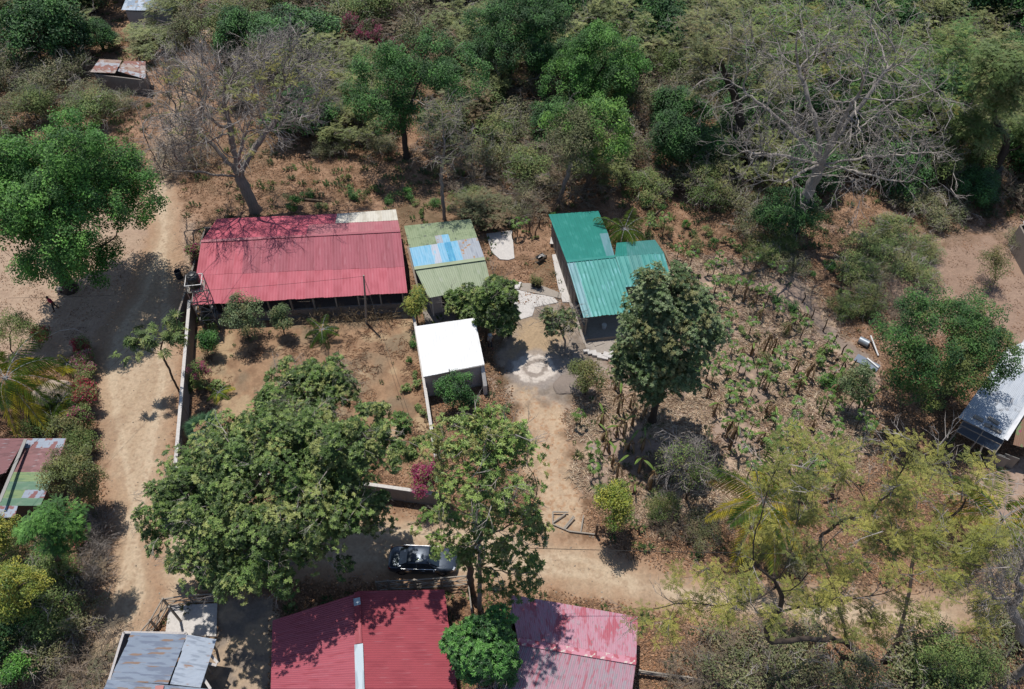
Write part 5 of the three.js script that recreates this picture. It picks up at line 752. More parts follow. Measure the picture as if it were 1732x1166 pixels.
const PG = alb(128, 156, 62), PY = mul3(alb(226, 214, 90), 1.25), PD = alb(70, 106, 46), PB = alb(176, 140, 96);
const foot = (x, y) => { const f = at(x, y); f.y = relief(f.x, f.z) - 0.03; return f; };
palm('coconut_palm', 'large coconut palm with yellow-lit fronds at the left edge', flatY(at(2, 640, 4.2), 0), 4.2, 4.3, 20, [0.3, 0], [[PG, PD], [PG, PG], [PY, PG], [PY, PY]], 301);
mark('the large palm at the left edge', flatY(at(2, 640, 4.2), 0));
palm('coconut_palm', 'short green coconut palm behind the wing of the teal house', flatY(at(1056, 388, 3.1), 0), 3.1, 2.7, 16, [0, 0], [[PG, PG], [PG, PD], [PG, PY], [PG, PG]], 302);
palm('coconut_palm', 'yellowing coconut palm under the feathery tree, west of its trunks', flatY(at(1285, 848, 7), 0), 7, 4.0, 17, [0.3, 0], [[PG, PD], [PY, PG], [PY, PY], [PY, PB]], 303);
palm('coconut_palm', 'coconut palm half hidden by the feathery tree near the right edge', foot(1660, 940), 4.6, 3.9, 16, [-0.4, -0.5], [[PG, PD], [PY, PG], [PG, PY], [PY, PB]], 304);
palm('young_palm', 'small yellow-tipped palm inside the long wall', foot(371, 668), 0.35, 1.3, 12, [0, 0], [[PG, PY], [PG, PG]], 305);
palm('young_palm', 'small dark palm before the red-roofed house, below its bare pole', foot(548, 572), 1.1, 1.6, 13, [0, 0], [[PG, PD], [PD, PG]], 306);
palm('young_palm', 'young palm in the flower hedge, nearest the sand heap', foot(110, 690), 0.8, 1.9, 13, [0, 0], [[PG, PG], [PD, PG]], 307);
palm('young_palm', 'young palm below the sand heap in the left garden', foot(92, 712), 0.5, 1.9, 13, [0, 0], [[PG, PY], [PG, PB]], 308);
palm('young_palm', 'little palm at the upper end of the flower hedge', foot(117, 622), 0.5, 1.2, 11, [0, 0], [[PG, PY], [PG, PG]], 309);
{
  const t = thing('fan_palm', 'fan palm with dark green leaves inside the long wall', 'fan palm', foot(352, 742)); mark('the fan palm', t.position);
  const fan = (seed) => { const s = new Spray(), r = rng(seed); s.stick(V3(0, 0, 0), V3(1.0, 0.25, 0), 0.03, 0.4); for (let i = 0; i < 17; i++) { const a = (i - 8) * 0.21, c = mul3(mix3(alb(96, 132, 92), alb(64, 100, 66), r()), 1.3); s.leaf(V3(0.95, 0.24, 0), V3(Math.cos(a), -0.15 - 0.3 * r() - Math.abs(a) * 0.12, Math.sin(a)), V3(0, 1, 0), 0.85 - Math.abs(a) * 0.15, 0.1, 1, 0.25, c); } return s.geometry(); };
  const tr = shade(new THREE.Mesh(B().tube([V3(0, -0.05, 0), V3(0, 1.0, 0)], [0.2, 0.14], 8).geometry(), BARK.brown)); tr.name = 'trunk'; t.add(tr);
  const G = [fan(1), fan(2), fan(3)], r = rng(310); for (let i = 0; i < 26; i++) { const m = shade(new THREE.Mesh(G[i % 3], frondMat)); m.name = 'frond'; m.position.y = 1.0; m.rotation.order = 'YXZ'; m.rotation.set(0, i * 2.4, 0.95 - i / 26 * 1.2 + (r() - 0.5) * 0.2); m.scale.setScalar(0.85 + 0.3 * r()); t.add(m); }
}
{
  const r = rng(400);
  const blade = (len, wid, droop, cols, fold, seed) => { const s = new Spray(), q = rng(seed), N = 7, P_ = (t) => V3(len * t * (1 - droop * 0.25 * t), len * (0.75 * t - droop * t * t), 0); for (let i = 0; i < N; i++) { const a = i / N, b = (i + 1) / N, wa = wid * Math.sin(Math.PI * (0.06 + 0.9 * a)) * (0.8 + 0.4 * q()), wb = wid * Math.sin(Math.PI * (0.06 + 0.9 * b)) * (i === N - 1 ? 0.1 : 0.9), A = P_(a), C = P_(b); for (const g of [-1, 1]) { const A2 = A.clone().add(V3(0, -wa * fold, g * wa)), C2 = C.clone().add(V3(0, -wb * fold, g * wb)), tone = mul3(cols, 0.75 + 0.5 * q()); for (const v of g > 0 ? [A, A2, C2, A, C2, C] : [A, C2, A2, A, C, C2]) { s.p.push(v.x, v.y, v.z); s.c.push(...tone); } } } return s.geometry(); };
  const GREEN = alb(122, 150, 62), DRYL = alb(178, 150, 112), DRYD = alb(150, 120, 86);
  const bl = [blade(1.15, 0.1, 0.65, GREEN, 0.5, 1), blade(1.0, 0.09, 1.2, alb(150, 146, 84), 0.7, 2), blade(1.1, 0.1, 1.9, DRYL, 1.2, 3), blade(0.9, 0.08, 2.3, DRYD, 1.6, 4)];
  const stemM = [bark(156, 128, 94), bark(136, 108, 78)], bananas = [], papayas = [];
  const protoB = []; for (let v = 0; v < 4; v++) {
    const t = new THREE.Group(), q = rng(410 + v), h = 1.5 + 0.3 * v, lx = (q() - 0.5) * 0.5, lz = (q() - 0.5) * 0.4; t.name = 'banana_plant';
    const st = shade(new THREE.Mesh(B().tube([V3(0, -0.05, 0), V3(lx * 0.3, h * 0.5, lz * 0.3), V3(lx, h, lz)], [0.12, 0.085, 0.045], 6).geometry(), stemM[v % 2])); st.name = 'stem'; t.add(st);
    const n = 6 + (v % 2) * 2, ng = [1, 2, 0, 1][v]; for (let i = 0; i < n; i++) { const k = i < ng ? i % 2 : 2 + i % 2, m = shade(new THREE.Mesh(bl[k], frondMat)); m.name = k < 2 ? 'leaf' : 'dry_leaf'; m.position.set(lx * (k < 2 ? 1 : 0.75), h * (k < 2 ? 1 : 0.78 + 0.15 * q()), lz); m.rotation.y = i * 2.3 + q(); m.scale.setScalar(0.75 + 0.35 * q()); t.add(m); }
    protoB.push(t);
  }
  const protoP = []; for (let v = 0; v < 4; v++) {
    const t = new THREE.Group(), q = rng(430 + v), h = 1.25 + 0.25 * v, lx = (q() - 0.5) * 0.3; t.name = 'papaya_plant';
    const st = shade(new THREE.Mesh(B().tube([V3(0, -0.05, 0), V3(lx * 0.2, h * 0.5, 0), V3(lx, h, 0.05)], [0.05, 0.042, 0.03], 5).geometry(), BARK.brown)); st.name = 'stem'; t.add(st);
    const cols = [alb(116, 150, 72), alb(100, 134, 62), alb(134, 162, 86), alb(164, 164, 78)];
    const leafG = (c, seed) => { const s = new Spray(), r2 = rng(seed); s.stick(V3(0, 0, 0), V3(0.34, 0.12, 0), 0.012, 0.5); for (let i = 0; i < 7; i++) { const a = (i - 3) * 0.62; s.leaf(V3(0.33, 0.12, 0), V3(Math.cos(a), -0.45 - 0.5 * r2(), Math.sin(a)), V3(0, 1, 0), 0.32, 0.085, 1, 0.2, mul3(c, 1.0 + 0.5 * r2())); } return s.geometry(); };
    const lg = cols.map((c, i) => leafG(c, 440 + v * 5 + i)); for (let i = 0; i < 9; i++) { const m = shade(new THREE.Mesh(lg[v === 2 && i === 8 ? 3 : i % 3], frondMat)); m.name = 'leaf'; m.position.set(lx, h - (i > 5 ? 0.1 : 0), 0.05); m.rotation.order = 'YXZ'; m.rotation.set(0, i * 2.4 + q(), i < 4 ? 0.5 : i < 7 ? 0.05 : -0.4); m.scale.setScalar(0.8 + 0.5 * q()); t.add(m); }
    protoP.push(t);
  }
  const put = (list, protos, px, py, name, cat, group) => { const k = protos[Math.floor(r() * protos.length)], o = k.clone(); o.name = numbered(name); o.position.copy(foot(px, py)); o.rotation.y = r() * 6.28; const s = 0.72 + 0.45 * r(); o.scale.set(s, s * (0.85 + 0.35 * r()), s); scene.add(o); tag(o, '', cat, group); list.push(o); };
  const pb = (x, y) => put(bananas, protoB, x, y, 'banana_plant', 'banana plant', 'withering banana plants of the plantation'), pp = (x, y) => put(papayas, protoP, x, y, 'papaya_plant', 'papaya plant', 'young papaya plants of the plantation');
  `1015,720 1020,745 1045,700 1042,740 1055,735 1035,790 1043,812 1062,760 1070,720 1085,760 1080,800 1030,765 1065,690 1090,700 1098,830 1072,835 1040,660 1228,740 1146,668 1250,610 1292,660`.split(' ').forEach((q) => pb(...q.split(',').map(Number)));
  `981,720 998,775 1003,808 875,400 890,395 1095,395 1145,440 1165,460 1190,500 1220,520 1205,470 1120,400`.split(' ').forEach((q) => pp(...q.split(',').map(Number)));
  const F = [[1130, 435], [1310, 450], [1350, 520], [1400, 590], [1470, 650], [1480, 720], [1440, 790], [1400, 850], [1330, 850], [1240, 800], [1225, 730], [1150, 660], [1225, 600], [1225, 520], [1170, 450]], spots = [];
  const inside = (x, y) => { let c = false; for (let a = 0, b = F.length - 1; a < F.length; b = a++) if ((F[a][1] > y) !== (F[b][1] > y) && x < (F[b][0] - F[a][0]) * (y - F[a][1]) / (F[b][1] - F[a][1]) + F[a][0]) c = !c; return c; };
  for (let j = 0; j < 16; j++) for (let i = 0; i < 18; i++) { const x = 1112 + i * 25 + (j % 2) * 12 + (r() - 0.5) * 18, y = 440 + j * 26 + (r() - 0.5) * 18; if (!inside(x, y) || r() < 0.12) continue; if (y > 500 && r() < 0.3) pb(x, y); else pp(x, y); }
  placeLabels(bananas, 'banana plant', 'withered brown banana plant'); placeLabels(papayas, 'papaya plant', 'thin papaya plant');
}

// ---------------------------------------------------------------- flowering shrubs
function bloom(label, bx, by, bulges, seed, pal, n, leaf = 'scrubGreen') { const f = foot(bx, by); return makeTree('bougainvillea', label, 'bougainvillea', f, bulges.map((q) => bulge(bx, by, ...q)), { kind: 'shrub', pal: leaf, seed, trunk: 0.04, dens: 0.75, extra: [{ name: 'blossoms', spray: 'flower', pal, n, s: [0.7, 1.3], pick: (c, r) => r() < 0.75 }] }); }
bloom('large magenta bougainvillea spilling over the front wall behind the parked car', 738, 846, [[728, 810, 38, 32], [746, 796, 22, 18]], 501, 'pink', 30);
bloom('magenta bougainvillea climbing the west end of the red-roofed house', 330, 462, [[328, 425, 9, 26], [334, 445, 9, 12]], 502, 'pink', 10);
bloom('low bougainvillea with few magenta flowers inside the long wall', 338, 648, [[338, 628, 16, 16], [330, 645, 14, 10]], 503, 'pink', 4);
bloom('crimson bougainvillea, topmost of the hedge along the dirt road', 137, 600, [[134, 585, 15, 12], [142, 592, 12, 10]], 504, 'red', 20);
bloom('pale pink bougainvillea in the hedge along the dirt road', 140, 622, [[138, 608, 18, 14]], 505, 'rose', 12);
bloom('bougainvillea with white-pink flowers and green leaves in the middle of the road hedge', 145, 640, [[142, 628, 18, 14]], 506, 'rose', 7);
bloom('magenta bougainvillea in the road hedge beside the sand heap', 148, 665, [[146, 645, 16, 12], [140, 655, 20, 12]], 507, 'red', 10);
bloom('long crimson bougainvillea in the road hedge just below the sand heap', 145, 690, [[142, 668, 22, 12], [136, 676, 14, 12]], 508, 'red', 9);
bloom('green shrub with a few magenta flowers at the lower end of the road hedge', 146, 728, [[145, 708, 14, 16], [132, 700, 18, 14]], 509, 'pink', 4);
bloom('lowest hedge shrub, olive leaves and few red flowers, above the rust-brown roof', 142, 745, [[136, 735, 22, 14]], 510, 'red', 2);
bloom('red-flowered shrub beside the brush heap at the road edge', 140, 925, [[134, 912, 12, 18]], 511, 'red', 5);
bloom('crimson bougainvillea on thin stems at the end of the bent branch arch', 68, 590, [[68, 566, 14, 14]], 512, 'red', 8);
bloom('pink flowering scrub in the wood at top, left of the centre', 640, 90, [[632, 62, 40, 22], [600, 48, 34, 20], [655, 75, 24, 14]], 513, 'pink', 9, 'dry');
{
  const m = B(), p = [at(66, 582, 0.5), at(76, 572, 1.8), at(100, 560, 2.4), at(125, 556, 2.4), at(138, 562, 1.9)]; m.tube(p, [0.05, 0.05, 0.045, 0.04, 0.02], 6); const o = m.build('bent_branch', BARK.pale); tag(o, 'pale bent branch arching over the garden entrance near the flower hedge', 'branch');
}

// ---------------------------------------------------------------- water tower
{
  const f0 = at(345, 560), f1 = at(371, 557), w = f1.clone().sub(f0).setY(0), s = w.length(), u = w.clone().normalize(), b = V3(-u.z, 0, u.x); if (b.z > 0) b.negate();
  const c = f0.clone().addScaledVector(w, 0.5).addScaledVector(b, s / 2), z0 = f0.z, top = onPlane(320, 496, z0).y, H = Math.min(6.5, Math.max(4, top));
  const t = thing('water_tower', 'pale steel lattice tower carrying a black tank at the corner of the red-roofed house', 'water tower', flatY(c, 0)); mark('the water tower', c);
  const K = [[-1, 1], [1, 1], [1, -1], [-1, -1]].map(([i, j]) => c.clone().addScaledVector(u, i * s / 2).addScaledVector(b, -j * s / 2)), P_ = (k, y) => flatY(K[k % 4], y), steel = M.steel, L = [0.1, H * 0.27, H * 0.5, H * 0.75, H];
  for (let k = 0; k < 4; k++) {
    B().beam(P_(k, -0.1), P_(k, H + 0.82), 0.06).build('leg', steel, t);
    for (let i = 1; i < L.length; i++) { B().beam(P_(k, L[i]), P_(k + 1, L[i]), 0.06).build('cross_bar', steel, t); B().beam(P_(k, L[i - 1]), P_(k + 1, L[i]), 0.04).build('brace', steel, t); if (i % 2) B().beam(P_(k + 1, L[i - 1]), P_(k, L[i]), 0.04).build('brace', steel, t); }
    B().beam(P_(k, H + 0.8), P_(k + 1, H + 0.8), 0.05).build('guard_rail', M.white, t);
  }
  for (let i = 0; i < 6; i++) { const a = mid(P_(0, H + 0.05), P_(1, H + 0.05), (i + 0.5) / 6), d = mid(P_(3, H + 0.05), P_(2, H + 0.05), (i + 0.5) / 6); B().beam(a, d, 0.12, 0.04).build('deck_plank', M.woodGrey, t); }
  const tk = new THREE.LatheGeometry([[0, 0.08], [0.5, 0.08], [0.53, 0.12], [0.53, 0.4], [0.545, 0.42], [0.53, 0.44], [0.53, 0.75], [0.545, 0.77], [0.53, 0.79], [0.53, 1.0], [0.44, 1.14], [0.26, 1.2], [0.26, 1.26], [0.24, 1.29], [0, 1.31]].map((q) => new THREE.Vector2(...q)), 28), o = tag(shade(new THREE.Mesh(tk, M.blackPlastic)), 'black plastic water tank on top of the steel tower', 'water tank'); o.name = 'water_tank'; o.position.copy(flatY(c, H + 0.04)); o.scale.set(0.98, 1.12, 0.98); scene.add(o);
  for (let i = 0; i < 6; i++) { const a = i * 1.047, q = B(); q.box(Math.cos(a) * 0.36, 1.14, Math.sin(a) * 0.36, 0.14, 0.12, 0.26, -a); const r = shade(new THREE.Mesh(q.geometry(), M.blackPlastic)); r.name = 'rib'; o.add(r); }
}
// barrel by the wall
{ const p = foot(304, 470), t = thing('trash_barrel', 'dark metal barrel with open top standing alone by the dirt road', 'barrel', p); const g = new THREE.LatheGeometry([[0, 0.02], [0.29, 0.02], [0.3, 0.28], [0.315, 0.3], [0.3, 0.32], [0.3, 0.58], [0.315, 0.6], [0.3, 0.62], [0.3, 0.88], [0.275, 0.88], [0.27, 0.1], [0, 0.1]].map((q) => new THREE.Vector2(...q)), 20); const m = shade(new THREE.Mesh(g, plain(52, 58, 66, 0.5))); m.name = 'drum'; t.add(m); const r = shade(new THREE.Mesh(new THREE.TorusGeometry(0.295, 0.018, 6, 24).rotateX(Math.PI / 2), M.steel)); r.name = 'rim'; r.position.y = 0.88; t.add(r); }

// ---------------------------------------------------------------- the parked car
{
  const wr_ = at(677, 971), wf = at(753, 973), ax = wf.clone().sub(wr_).setY(0).normalize(), side = V3(ax.z, 0, -ax.x), c = wr_.clone().add(wf).multiplyScalar(0.5).addScaledVector(side, side.z < 0 ? 0.78 : -0.78);
  const t = thing('parked_car', 'dark grey sedan parked on the dirt road under the tree, by the wooden fence', 'car', flatY(c, 0.02)); t.rotation.y = Math.atan2(-ax.z, ax.x); mark('the parked car', c);
  const paint = new THREE.MeshPhysicalMaterial({ color: albC(66, 76, 88), metalness: 0.4, roughness: 0.3, clearcoat: 1, clearcoatRoughness: 0.05 }), chrome = std({ color: 0xd8dade, metalness: 1, roughness: 0.18 }), glass = new THREE.MeshPhysicalMaterial({ color: albC(36, 48, 56), roughness: 0.06, metalness: 0.1, clearcoat: 1 });
  const loft = (rings, close) => { const p = [], idx = [], n = rings[0].length; rings.forEach((r) => r.forEach((q) => p.push(q[0], q[1], q[2]))); for (let i = 0; i + 1 < rings.length; i++) for (let k = 0; k + 1 < n; k++) { const a = i * n + k, b = a + 1, d = a + n, e = d + 1; idx.push(a, b, e, a, e, d); } const g = new THREE.BufferGeometry(); g.setAttribute('position', new THREE.Float32BufferAttribute(p, 3)); g.setIndex(idx); g.computeVertexNormals(); return g; };
  const part = (name, g, m, parent = t) => { const o = shade(new THREE.Mesh(g, m)); o.name = name; parent.add(o); return o; };
  paint.side = glass.side = THREE.DoubleSide;
  // [x, half width, sill, shoulder height]
  const S = [[-2.36, 0.62, 0.42, 0.74], [-2.3, 0.76, 0.3, 0.92], [-2.05, 0.86, 0.24, 0.98], [-1.5, 0.91, 0.2, 0.99], [-0.6, 0.925, 0.2, 0.98], [0.4, 0.925, 0.2, 0.96], [1.05, 0.915, 0.2, 0.93], [1.6, 0.89, 0.22, 0.87], [2.05, 0.82, 0.26, 0.79], [2.28, 0.68, 0.32, 0.7], [2.36, 0.5, 0.4, 0.58]];
  const ring = ([x, w, lo, sh]) => { const r = []; for (const [a, b] of [[0.2, 0], [0.94, 0], [0.99, 0.18], [1, 0.5], [0.985, 0.8], [0.93, 0.95], [0.8, 1.0], [0.4, 1.035], [0, 1.045]]) r.push([a * w, lo + (sh - lo) * b]); return [...r.map(([z, y]) => [x, y, z]), ...r.slice(0, -1).reverse().map(([z, y]) => [x, y, -z])]; };
  part('body', loft([ring([-2.37, 0.3, 0.5, 0.66]), ...S.map(ring), ring([2.38, 0.25, 0.44, 0.54])]), paint);
  // greenhouse: roof and pillars
  const R = [[-1.62, 0.7, 0.99], [-1.0, 0.62, 1.36], [-0.75, 0.61, 1.42], [-0.2, 0.615, 1.455], [0.25, 0.61, 1.43], [0.45, 0.6, 1.39], [1.2, 0.74, 0.94]];
  const rr = ([x, w, y], e = 0) => [[x, y - 0.05, w + 0.03], [x, y - 0.012, w - 0.02], [x, y + 0.012, w * 0.6], [x, y + 0.02, 0], [x, y + 0.012, -w * 0.6], [x, y - 0.012, -w + 0.02], [x, y - 0.05, -w - 0.03]];
  part('roof', loft(R.slice(1, 6).map((q) => rr(q))), paint);
  part('rear_window', loft([rr([-1.6, 0.66, 1.0]), rr([-1.02, 0.6, 1.355])].map((q) => q.slice(1, 6))), glass); part('windscreen', loft([rr([0.47, 0.58, 1.385]), rr([1.18, 0.68, 0.95])].map((q) => q.slice(1, 6))), glass);
  for (const z of [-1, 1]) {
    const q = (pts) => { const g = new THREE.BufferGeometry(), p = []; for (let i = 1; i + 1 < pts.length; i++) for (const k of z > 0 ? [0, i, i + 1] : [0, i + 1, i]) p.push(pts[k][0], pts[k][1], pts[k][2] * z); g.setAttribute('position', new THREE.Float32BufferAttribute(p, 3)); g.computeVertexNormals(); return g; };
    part('side_window', q([[-1.35, 1.0, 0.865], [-0.32, 0.995, 0.87], [-0.34, 1.4, 0.65], [-0.85, 1.36, 0.655], [-1.1, 1.24, 0.72]]), glass); part('side_window', q([[-0.26, 0.995, 0.87], [0.98, 0.95, 0.84], [0.42, 1.35, 0.645], [-0.28, 1.405, 0.65]]), glass);
    part('pillar', q([[-1.72, 0.99, 0.83], [-1.35, 1.0, 0.868], [-1.1, 1.24, 0.722], [-0.85, 1.36, 0.657], [-0.98, 1.37, 0.64]]), paint); part('pillar', q([[-0.32, 0.995, 0.872], [-0.26, 0.995, 0.872], [-0.28, 1.41, 0.652], [-0.34, 1.41, 0.652]]), paint); part('pillar', q([[0.98, 0.945, 0.845], [1.24, 0.93, 0.78], [0.48, 1.4, 0.6], [0.42, 1.36, 0.647]]), paint);
    const wd = B(); wd.beam(V3(-1.4, 0.992, z * 0.885), V3(1.0, 0.945, z * 0.868), 0.02, 0.025); part('chrome_trim', wd.geometry(), chrome);
    for (const x of [-0.62, 0.42]) part('door_handle', B().box(x - 0.3, 0.83, z * 0.928, 0.2, 0.03, 0.03).geometry(), chrome);
    part('tail_light', B().box(-2.2, 0.82, z * 0.68, 0.2, 0.13, 0.26, z * 0.35).geometry(), std({ color: albC(150, 20, 26), roughness: 0.15 })); part('headlight', B().box(2.12, 0.7, z * 0.62, 0.26, 0.1, 0.24, -z * 0.45).geometry(), std({ color: albC(220, 224, 226), roughness: 0.08, metalness: 0.3 }));
    const mi = new THREE.SphereGeometry(0.11, 10, 8); mi.scale(0.7, 0.7, 1.1); mi.translate(0.86, 1.0, z * 1.0); part('wing_mirror', mi, paint);
    for (const x of [-1.42, 1.36]) { const w = new THREE.Group(); w.name = 'wheel'; w.position.set(x, 0.33, z * 0.82); t.add(w); part('tyre', new THREE.TorusGeometry(0.25, 0.085, 10, 24).scale(1, 1, 1.15), M.rubber, w); const h = B(); for (let k = 0; k < 5; k++) { const a = k * 1.2566; h.beam(V3(0, 0, z * 0.07), V3(Math.cos(a) * 0.22, Math.sin(a) * 0.22, z * 0.07), 0.05, 0.02, V3(0, 0, 1)); } part('rim', h.geometry(), chrome, w); part('wheel_disc', new THREE.CylinderGeometry(0.2, 0.2, 0.1, 20).rotateX(Math.PI / 2), M.dark, w); const arch = new THREE.TorusGeometry(0.355, 0.03, 6, 20, Math.PI); arch.translate(x, 0.33, z * 0.905); part('wheel_arch', arch, M.rubber); }
  }
  part('rear_bumper', B().box(-2.33, 0.42, 0, 0.08, 0.14, 1.3).geometry(), paint); part('number_plate', B().box(-2.375, 0.62, 0, 0.02, 0.12, 0.42).geometry(), M.white); part('grille', B().box(2.35, 0.5, 0, 0.06, 0.14, 0.8).geometry(), M.dark); part('window_sticker', B().beam(V3(-1.3, 1.206, -0.32), V3(-1.17, 1.286, -0.32), 0.18, 0.006).geometry(), M.white);
}

// ---------------------------------------------------------------- fences, poles, wires
function railFence(label, pts, h, mat, every = 1.6, mark_) {
  const t = thing('rail_fence', label, 'fence', flatY(mid(pts[0], pts[pts.length - 1]), 0)), r = rng(pts.length * 77 + 5);
  for (let i = 0; i + 1 < pts.length; i++) { const n = Math.max(1, Math.round(pts[i].distanceTo(pts[i + 1]) / every)); for (let k = 0; k < n; k++) { const a = mid(pts[i], pts[i + 1], k / n), b = mid(pts[i], pts[i + 1], (k + 1) / n), j = () => (r() - 0.5) * 0.08; post(t, 'post', a, -0.1, h + 0.08, 0.12, mat); if (i + 2 === pts.length && k === n - 1) post(t, 'post', b, -0.1, h + 0.08, 0.12, mat); for (const y of [0.2, h]) B().beam(flatY(a, y + j()), flatY(b, y + j()), 0.07, 0.08).build('rail', mat, t); B().beam(flatY(a, 0.25), flatY(b, h - 0.08), 0.05, 0.05).build('brace', mat, t); B().beam(flatY(a, h - 0.08), flatY(b, 0.25), 0.05, 0.05).build('brace', mat, t); B().beam(flatY(a, h * 0.55 + j()), flatY(b, h * 0.55 + j()), 0.05, 0.06).build('rail', mat, t); } }
  return t;
}
railFence('grey-white wooden fence with crossed braces between the parked car and the dark red roof', [at(641, 1001), at(660, 999), at(704, 997.5), at(748, 994.5), at(792, 991), at(799, 1046)], 1.5, M.woodGrey, 2.2);
railFence('weathered wooden fence round the concrete porch of the silver-roofed house', [at(238, 1094), at(265, 1063), at(286, 1027), at(327, 1021), at(369, 1019)], 1.3, M.woodGrey, 2.0);
railFence('low pale log fence at the bottom edge, right of the peeling pink roof', [at(1080, 1141), at(1160, 1152), at(1240, 1166)], 0.7, M.woodGrey, 2.6);
{
  const mk = (label, bx, by, tx, ty, r, arms) => { const b = foot(bx, by), top = onPlane(tx, ty, b.z), t = thing('utility_pole', label, 'pole', b); const g = B().tube([b, mid(b, top, 0.5).add(V3(0.02, 0, 0)), top], [r, r * 0.85, r * 0.7], 8).build('pole', M.woodGrey, t); if (arms) { B().beam(top.clone().add(V3(-0.3, -0.3, 0)), top.clone().add(V3(0.3, -0.3, 0)), 0.08).build('cross_arm', M.woodGrey, t); for (const x of [-0.25, 0.25]) B().tube([top.clone().add(V3(x, -0.26, 0)), top.clone().add(V3(x, -0.1, 0))], [0.04, 0.03], 6).build('insulator', M.white, t); } return top; };
  const t1 = mk('bare wooden pole standing before the red-roofed house, dry canes at its foot', 619.5, 547, 615, 466, 0.1), t2 = mk('grey utility pole against the olive tree by the fence corner', 811, 1032, 811, 923, 0.16, true);
  mark('the bare pole', at(619, 547)); mark('the utility pole', at(811, 1032));
  const wire = (label, a, b, sag, r = 0.018) => { const p = []; for (let i = 0; i <= 14; i++) { const k = i / 14; p.push(mid(a, b, k).add(V3(0, -sag * 4 * k * (1 - k), 0))); } tag(B().tube(p, r, 5).build('wire', M.dark), label, 'wire'); };
  wire('black wire from the utility pole across the road to the right', t2.clone().add(V3(0.25, -0.2, 0)), V3(60, 7, -22), 0.8); wire('wire from the bare pole to the west end of the red roof', t1.clone().add(V3(0, -0.1, 0)), V3(-40, 6.5, -44), 0.5, 0.012); wire('wire from the bare pole down towards the front wall', t1.clone().add(V3(0, -0.2, 0)), at(742, 850, 6), 0.5, 0.012);
  wire('guy wire slanting from the bare pole to the ground', t1.clone().add(V3(0, -0.3, 0)), at(645, 545), 0.02, 0.012); wire('thin wire along the left road', V3(-40, 6, -16), V3(-20, 6.5, -60), 0.7, 0.012);
}
{ // gate leaf
  const t = thing('wooden_gate', 'old wooden gate frame lying open at the end of the driveway', 'gate', flatY(at(962, 886), 0)); const q = (x, y, h) => at(x, y, h), bars = [[935, 866, 0.25, 961, 867, 0.22], [935, 866, 0.25, 935, 887, 0.12], [935, 887, 0.12, 963, 899, 0.08], [936, 884, 0.14, 957, 869, 0.2], [953, 895, 0.1, 970, 873, 0.2], [955, 896, 0.12, 972, 875, 0.24], [963, 899, 0.1, 1006, 904, 0.1], [982, 902, 0.1, 987, 872, 0.3]]; for (const [a, b, h, c, d, k] of bars) B().beam(q(a, b, h), q(c, d, k), 0.09, 0.08).build('bar', M.woodGrey, t); const p = at(1008, 905); post(t, 'post', p, -0.1, 1.5, 0.16, M.woodDark);
}
{ // crooked posts along the footpath and elsewhere
  const list = [], r = rng(620); for (const [x, y] of [[1357, 512], [1372, 538], [1392, 560], [1410, 580], [1424, 600], [1424, 628], [1440, 622], [1352, 545], [868, 405], [896, 392], [912, 385], [905, 402], [1290, 528], [1066, 905], [1082, 903]]) { const p = foot(x, y), t = thing('fence_post', '', 'post', p, 'crooked wooden fence posts'), h = 1.1 + 0.5 * r(), a = p.clone().add(V3(0, -0.05, 0)), b = p.clone().add(V3((r() - 0.5) * 0.3, h * 0.55, (r() - 0.5) * 0.2)), c = p.clone().add(V3((r() - 0.3) * 0.4, h, (r() - 0.5) * 0.3)); B().tube([a, b, c], [0.075, 0.06, 0.05], 6).build('stake', M.woodDark, t); list.push(t); } placeLabels(list, 'post', 'crooked dark fence post');
}

// ---------------------------------------------------------------- yard things
{ // wheelbarrow
  const p = foot(914, 442), t = thing('wheelbarrow', 'grey wheelbarrow loaded with scraps on the dry grass between the houses', 'wheelbarrow', p); t.rotation.y = 0.7;
  const tray = B(), A = [[-0.45, 0.28], [0.45, 0.28], [0.45, -0.28], [-0.45, -0.28]], lo = A.map(([x, z]) => V3(x * 0.7, 0.34, z * 0.7)), hi = A.map(([x, z]) => V3(x, 0.62, z)); for (let i = 0; i < 4; i++) { const j = (i + 1) % 4; tray.quad(lo[i], lo[j], hi[j], hi[i]); tray.quad(lo[j], lo[i], hi[i].clone().multiplyScalar(0.97), hi[j].clone().multiplyScalar(0.97)); } tray.quad(lo[3], lo[2], lo[1], lo[0]); tray.quad(...lo);
  const add = (n, g, m, par = t) => { const o = shade(new THREE.Mesh(g, m)); o.name = n; par.add(o); return o; };
  add('tray', tray.geometry(), plain(176, 172, 164, 0.5)); for (const z of [-1, 1]) { add('handle', B().tube([V3(0.6, 0.2, z * 0.06), V3(-0.2, 0.36, z * 0.26), V3(-1.0, 0.6, z * 0.3)], 0.025, 6).geometry(), M.woodGrey); add('leg', B().tube([V3(-0.3, 0.34, z * 0.24), V3(-0.42, 0.0, z * 0.24)], 0.02, 5).geometry(), M.steel); } add('wheel', new THREE.TorusGeometry(0.16, 0.05, 8, 18).translate(0.62, 0.2, 0), M.rubber);
  const sc = B(), r = rng(630); for (let i = 0; i < 7; i++) sc.beam(V3((r() - 0.5) * 0.6, 0.55 + r() * 0.1, (r() - 0.5) * 0.3), V3((r() - 0.5) * 0.8, 0.62 + r() * 0.12, (r() - 0.5) * 0.4), 0.06, 0.04); add('load', sc.geometry(), M.concretePale);
}
const lump = (seed, r, flat, n = 2) => { const g = new THREE.IcosahedronGeometry(r, n), p = g.attributes.position, v = V3(); for (let i = 0; i < p.count; i++) { v.fromBufferAttribute(p, i); const k = 0.72 + 0.56 * fbm(v.x / r * 1.3 + seed, v.y / r * 1.3 + v.z / r * 1.1 + seed * 3, seed, 3); v.multiplyScalar(k); v.y *= flat; p.setXYZ(i, v.x, v.y, v.z); } g.computeVertexNormals(); return g; };
